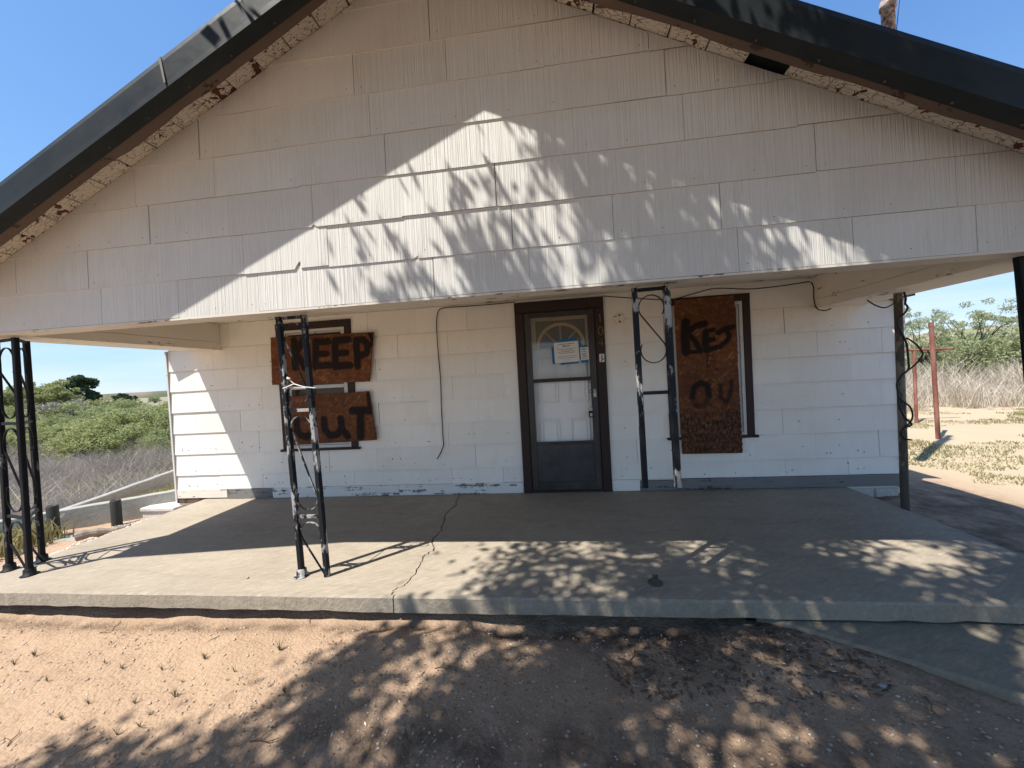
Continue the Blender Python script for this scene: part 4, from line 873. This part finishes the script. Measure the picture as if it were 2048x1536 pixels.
tree_at(dk, 150, 800, 34, 736, 5.2, 'dark_tree', 'tall dark green tree rising behind the pale left trees', 'tree', None, .4, 1.1)
tree_at(pl, 98, 800, 27, 752, 4.0, 'pale_tree', 'pale yellow green tree left of the dark tree', 'tree', None, 0, .95)
tree_at(pl, 25, 800, 24, 764, 4.0, 'pale_tree', 'pale green tree behind the left corner post', 'tree', None, 2, 1.0)
tree_at(dk, 188, 800, 38, 789, 5.2, 'juniper_bush', 'small dark rounded juniper right of the tall dark tree', 'bush', None, 1, .55)
tree_at(dk, 214, 805, 36, 800, 5.2, 'juniper_bush', 'low dark round bush between the juniper and wide dark tree', 'bush', None, 2, .7)
tree_at(dk, 250, 810, 40, 780, 5.2, 'dark_tree', 'wide dark low tree left of the house corner', 'tree', None, 3, 1.3)
tree_at(shrubs[0], 310, 810, 55, 790, 1.75, 'distant_tree', 'grey green distant tree beside the house corner', 'tree', None, 0, 1.0)
tree_at(gy_, 118, 830, 15, 795, 1.9, 'bare_bush', 'bare grey branched bush among the green thicket', 'bush', None, 0, 1.0)
# right side
mt = plant_meshes('mesquite_tree', 51, 4.0, 3.6, 70, 80, .032, M_AIRY, .045, .36, .6, 3.2, .36, .075)
mt2 = plant_meshes('mesquite_tree', 52, 3.2, 3.3, 64, 75, .032, M_AIRY, .04, .32, .6, 3.2, .34, .08)
tree_at(mt, 1950, 730, 10.5, 583, 3.6, 'mesquite_tree', 'open mesquite tree with spreading limbs right of the rusty pole', 'tree', None, .6, .85)
tree_at(mt2, 1838, 730, 10.0, 598, 3.3, 'mesquite_tree', 'slim mesquite tree behind the pipe column', 'tree', None, 2.2, .62)
for kk, (px, Y, tp, w) in enumerate(sorted([(1855, 10.5, 690, 1), (1905, 9.8, 665, 1.1), (1945, 11, 652, 1.2), (1990, 10.2, 660, 1.2), (2030, 9.8, 650, 1.2), (2070, 9.5, 655, 1.2), (2110, 9.0, 650, 1.2), (1880, 13, 672, 1.2), (1975, 13.5, 655, 1.3), (2040, 13, 648, 1.3)])):
    tree_at(airy[kk % 2], px, 730, Y, tp, 1.75, 'mesquite_bush', '%s green mesquite bush from the pipe column behind the bleached brush' % ORD[kk], 'bush', 'mesquite bushes in the right yard', rng.uniform(0, 6), w*.8)
# big shade tree behind the photographer: its crown throws the dapples
rng = np.random.default_rng(11); sd = np.array([-.42, -.356, 1.0]); cl = []
while len(cl) < 520:
    u, v = rng.uniform(-1, 1, 2); gx_, gy_p = 1.85+4.6*u, -3.9+3.05*v; r_c = rng.uniform(.14, .42)
    if u*u+v*v > 1: continue
    if gx_ < np.interp(gy_p, [-6, -3.6, -3.05, -2.67, -2.37, -2.05, -1.69, -1.3, -1.15, -1.05, -.95, -.85], [-2.9, -2.7, -2.3, -1.8, -1.4, -1.2, -1.1, -.98, -.45, .0, .35, .75])+r_c*.75: continue
    if gy_p > -1.2 and gx_ < .95 and rng.uniform() < .55: continue
    if 1.6 < gx_ < 3.0 and -1.75 < gy_p < -1.2 and rng.uniform() < .6: continue
    if -.7 < gx_ < .5 and -1.95 < gy_p < -1.25 and rng.uniform() < .4: continue
    if gx_ > -.4 and gy_p < -2.1 and rng.uniform() < .16: continue
    h = max(3.7, (1.6*gy_p+8.9)/1.57)+rng.uniform(0, 1)*(.5+2.0*math.sqrt(max(0, 1-u*u-v*v))); P = np.array([gx_, gy_p, 0])+sd*h
    cl.append((P, r_c))
pts = np.vstack([np.array(c)+rng.normal(size=(int(480*(r/.4)**1.6), 3))*r*.52*np.array([1, 1, .7]) for c, r in cl]); V, Q = leaf_quads(pts, .048, rng, 2.0)
st_ = thing('shade_tree', 'large leafy shade tree standing behind the viewer in front of the house', 'tree', (-2.2, -7.3, -.2)); link('crown', fast_mesh('shade_crown', V, Q, M_SHADELEAF), st_)
b = MB(); b.tube([(-2.2, -7.3, -.3), (-2.1, -7.2, 1.2), (-1.9, -6.9, 2.6), (-1.7, -6.6, 3.6)], [.26, .2, .18, .15], 12); limbs(b, (-1.75, -6.65, 3.4), .11, rng, [c for c, r in cl[::18]], 6); b.build('trunk', M_BARK, st_)

# dry brush: uncountable
def stalks(name, n, gen, h, w, mat, rng, bend=.35, seg=2):
    P = gen(n); n = len(P); an = rng.uniform(0, 2*math.pi, n); H_ = h*rng.uniform(.35, 1.15, n)*(.45+.95*vnoise(P[:, 0], P[:, 1], .9, 17)); dx = np.cos(an)*H_*bend*rng.uniform(0, 1.4, n); dy = np.sin(an)*H_*bend*rng.uniform(0, 1.4, n); wa = rng.uniform(0, math.pi, n); wx, wy = np.cos(wa)*w*.5, np.sin(wa)*w*.5
    Z0 = np.zeros(n); m = P+np.stack([dx*.35, dy*.35, H_*.6], -1); t = P+np.stack([dx, dy, H_], -1); o = np.stack([wx, wy, Z0], -1)
    V = np.stack([P-o, P+o, m+o*.8, m-o*.8, t+o*.3, t-o*.3], 1).reshape(-1, 3); b_ = np.arange(n)[:, None]*6
    Q = np.vstack([b_+np.array([0, 1, 2, 3]), b_+np.array([3, 2, 4, 5])]); return link(name, fast_mesh(name, V, Q, mat), kind='stuff')
rng = np.random.default_rng(21)
def gen_left(n):
    px = rng.uniform(-80, 360, n); Y = .1+rng.uniform(0, 1, n)**1.4*8.5; x = CAM[0]+(Y-CAM[1])*np.interp(px, [-80, 360], [at(-80, 850, 1, 0)[0]/4.1875, at(360, 850, 1, 0)[0]/4.1875]); k = (vnoise(x, Y, .8, 4)*.6+vnoise(x, Y, 2.5, 5)*.4 > .36) & (x < -6.65); x, Y = x[k], Y[k]; return np.stack([x, Y, gz(x, Y)-.03], -1)
stalks('dry_brush', 42000, gen_left, .50, .007, M_BRUSH, rng, 1.0)
stalks('pale_brush', 800, gen_left, .65, .008, M_STRAW, rng, 1.3)
def gen_leftw(n): P = gen_left(n); return P[vnoise(P[:, 0], P[:, 1], .55, 12) > .52]
stalks('field_grass', 26000, gen_leftw, .52, .011, M_WEED, rng, .8)
def gen_right(n):
    x = rng.uniform(6.0, 16, n); Y = 5.9+rng.uniform(0, 1, n)*3.2+.12*(x-8); k = vnoise(x, Y, 1.2, 4) > .22; x, Y = x[k], Y[k]; return np.stack([x, Y, gz(x, Y)-.03], -1)
stalks('bleached_brush', 15000, gen_right, 1.0, .013, M_STRAW, rng, .55)
def gen_yard(n):
    x = rng.uniform(3.6, 13, n); Y = rng.uniform(.3, 7, n); k = (vnoise(x, Y, 1.4, 9)*.7+vnoise(x, Y, 5, 8)*.3 > .53); x, Y = x[k], Y[k]; return np.stack([x, Y, gz(x, Y)-.005], -1)
stalks('yard_grass', 60000, gen_yard, .045, .012, M_WEED, rng, .9)
def gen_bed(n):
    t = rng.uniform(0, 1, (n, 1)); u = rng.uniform(0, 1, (n, 1)); A_ = np.array([A[0]+.2, A[1]+.2, A[2]-.06]); B_ = np.array([Bq[0], Bq[1]+.16, Bq[2]-.04]); C_1 = np.array([C1[0]+.2, C1[1]+.05, C1[2]-.07]); D_ = np.array([D1[0]+.2, D1[1], D1[2]-.07]); return (A_*(1-t)+B_*t)*(1-u)+(C_1*(1-t)+D_*t)*u
stalks('bank_grass', 2500, gen_bed, .05, .008, M_WEED, rng, .8)
# weeds at the foot of the left post
def gen_corner(n):
    px = rng.uniform(-70, 48, n); x = np.array([at(a_, 1100, 1, y_)[0] for a_, y_ in zip(px, rng.uniform(-1.0, -.5, n))]); Y = rng.uniform(-1.1, -.5, n); return np.stack([x-.1, Y, gz(x, Y)-.01], -1)
stalks('corner_weeds', 1500, gen_corner, .22, .02, M_WEED, rng, .6)

# ------------------------------------------------------------------ foreground: pebbles, litter, tufts, twigs
def octa(C, R, rng):
    n = len(C); d = np.array([[1, 0, 0], [0, 1, 0], [-1, 0, 0], [0, -1, 0], [0, 0, 1], [0, 0, -1]], float)
    s_ = R[:, None, None]*rng.uniform(.6, 1.25, (n, 6, 1)); V = C[:, None, :]+d[None]*s_*np.array([1.1, .9, .6]); F_ = np.array([[0, 1, 4], [1, 2, 4], [2, 3, 4], [3, 0, 4], [1, 0, 5], [2, 1, 5], [3, 2, 5], [0, 3, 5]])
    return V.reshape(-1, 3), (np.arange(n)[:, None, None]*6+F_[None]).reshape(-1, 3)
rng = np.random.default_rng(31)
def gravel(name, n, mat, r0, r1, xr, yr, keep=None):
    x = rng.uniform(*xr, n); y = rng.uniform(*yr, n)
    k = ~((x > 1.0) & (y > -2.03-.62*(x-1.15))) | (y > -1.9)
    if keep is not None: k &= keep(x, y)
    x, y = x[k], y[k]; R = r0+(r1-r0)*rng.uniform(0, 1, len(x))**3; V, Q = octa(np.stack([x, y, gz(x, y)+R*.15], -1), R, rng); return link(name, fast_mesh(name, V, Q, mat), kind='stuff')
gravel('gravel', 8000, M_PEB, .0025, .011, (-5.2, 3.2), (-3.8, -2.03)); gravel('pale_gravel', 900, M_PEBL, .002, .009, (-5.2, 3.2), (-3.8, -2.04))
gravel('clod_gravel', 2600, M_CLOD, .002, .008, (-1.5, 2.2), (-3.3, -2.03))
gravel('side_gravel', 3500, M_PEBL, .006, .016, (-5.7, -4.52), (-1.9, .2), lambda x, y: (x+.5*y) > -5.8)
def litter(name, n, mat, xr, yr, size, keep=None):
    x = rng.uniform(*xr, n); y = rng.uniform(*yr, n); k = (vnoise(x, y, 2.3, 14) > .5) & ~((x > 1.0) & (y > -2.0-.62*(x-1.15)))
    x, y = x[k], y[k]; n = len(x); a_ = rng.uniform(0, 6.28, n); s_ = size*rng.uniform(.5, 1.4, n); e = rng.uniform(1.5, 4, n); z = gz(x, y)+.003; c_, q_ = np.cos(a_), np.sin(a_)
    V = np.stack([np.stack([x-c_*s_*e, y-q_*s_*e, z], -1), np.stack([x+q_*s_, y-c_*s_, z+s_*.8], -1), np.stack([x+c_*s_*e, y+q_*s_*e, z+s_*rng.uniform(0, 1.2, n)], -1), np.stack([x-q_*s_, y+c_*s_, z+s_*.2], -1)], 1).reshape(-1, 3)
    return link(name, fast_mesh(name, V, np.arange(4*n).reshape(n, 4), mat), kind='stuff')
litter('leaf_litter', 2600, M_CLOD, (-4.5, 2.3), (-3.4, -2.05), .0034); litter('dry_leaf_litter', 900, M_PEBL, (-1.2, 2.3), (-3.2, -2.05), .0026); litter('bark_litter', 600, M_TWIG, (.2, 1.6), (-2.5, -2.05), .006)
def tuft_mesh(seed, n, h):
    r = np.random.default_rng(seed); b = MB()
    for i in range(n):
        an = r.uniform(0, 2*math.pi); H_ = h*r.uniform(.35, 1.0)*.7; l = H_*r.uniform(.3, 1.0); c_, s_ = math.cos(an), math.sin(an); w = .0011
        b.add([(-s_*w, c_*w, 0), (s_*w, -c_*w, 0), (c_*l*.4+s_*w, s_*l*.4-c_*w, H_*.65), (c_*l*.4-s_*w, s_*l*.4+c_*w, H_*.65), (c_*l, s_*l, H_)], [(0, 1, 2, 3), (3, 2, 4)])
    return b.mesh('grass_tuft', M_TUFT)
tm = [tuft_mesh(i, 9+5*i, .06+.008*i) for i in range(4)]
for k, (px, py) in enumerate([(175, 1470), (235, 1478), (280, 1463), (70, 1320), (95, 1372), (270, 1413), (178, 1412), (350, 1400), (245, 1345), (210, 1335), (125, 1445), (410, 1325), (325, 1345), (365, 1370), (300, 1440), (570, 1395), (470, 1355), (30, 1335), (820, 1420), (560, 1310)]):
    if k == 0: TFT = sorted(range(20), key=lambda q: [175, 235, 280, 70, 95, 270, 178, 350, 245, 210, 125, 410, 325, 365, 300, 570, 470, 30, 820, 560][q])
    P = at(px, py, 2, -.18); o = bpy.data.objects.new('grass_tuft', tm[k % 4]); COL.objects.link(o); o.location = (P[0], P[1], float(gz(P[0], P[1]))-.002); o.rotation_euler = (0, 0, k*1.3); s_ = random.uniform(.6, 1.2); o.scale = (s_, s_, s_)
    tag(o, '%s small grass tuft from the left in the sandy soil before the porch' % ORD[TFT.index(k)], 'grass tuft', 'grass tufts in the front soil')
def twig_mesh(seed):
    r = np.random.default_rng(seed); b = MB(); p = [(0, 0, 0), (.035, .006, .004), (.075, -.004, .003), (.11, .01, .004)]; b.tube(p, [.003, .003, .0024, .001], 5); b.tube([p[1], (.055, .03, .012)], [.002, .001], 5); return b.mesh('twig', M_TWIG)
wm = [twig_mesh(i) for i in range(2)]
for k, (px, py) in enumerate([(200, 1268), (225, 1262), (440, 1275), (385, 1262), (620, 1245), (850, 1357), (870, 1350), (950, 1265), (760, 1265), (500, 1495), (15, 1495), (195, 1490), (90, 1505), (1390, 1345), (1270, 1300), (1150, 1275), (1620, 1330), (1850, 1410), (1500, 1420), (820, 1500)]):
    if k == 0: TWG = sorted(range(20), key=lambda q: [200, 225, 440, 385, 620, 850, 870, 950, 760, 500, 15, 195, 90, 1390, 1270, 1150, 1620, 1850, 1500, 820][q])
    P = at(px, py, 2, -.17); o = bpy.data.objects.new('twig', wm[k % 2]); COL.objects.link(o); o.location = (P[0], P[1], float(gz(P[0], P[1]))+.003); o.rotation_euler = (0, 0, k*2.1); s_ = random.uniform(.6, 1.2); o.scale = (s_, s_, s_)
    tag(o, '%s dry dead twig from the left on the bare soil before the porch' % ORD[TWG.index(k)], 'twig', 'twigs on the front soil')
P = at(495, 1157, 2, 0); V, Q = octa(np.array([[P[0], P[1], .006]]), np.array([.012]), rng); tag(link('stone', fast_mesh('stone', V, Q, M_PEB)), 'lone small stone on the sunlit porch slab', 'stone')
P = at(1763, 1390, 2, -.17); V, Q = octa(np.array([[P[0], P[1], float(gz(P[0], P[1]))+.006]]), np.array([.022]), rng); tag(link('stone', fast_mesh('stone', V, Q, M_GREYCON)), 'bluish grey stone chip on shaded soil near the walk', 'stone')
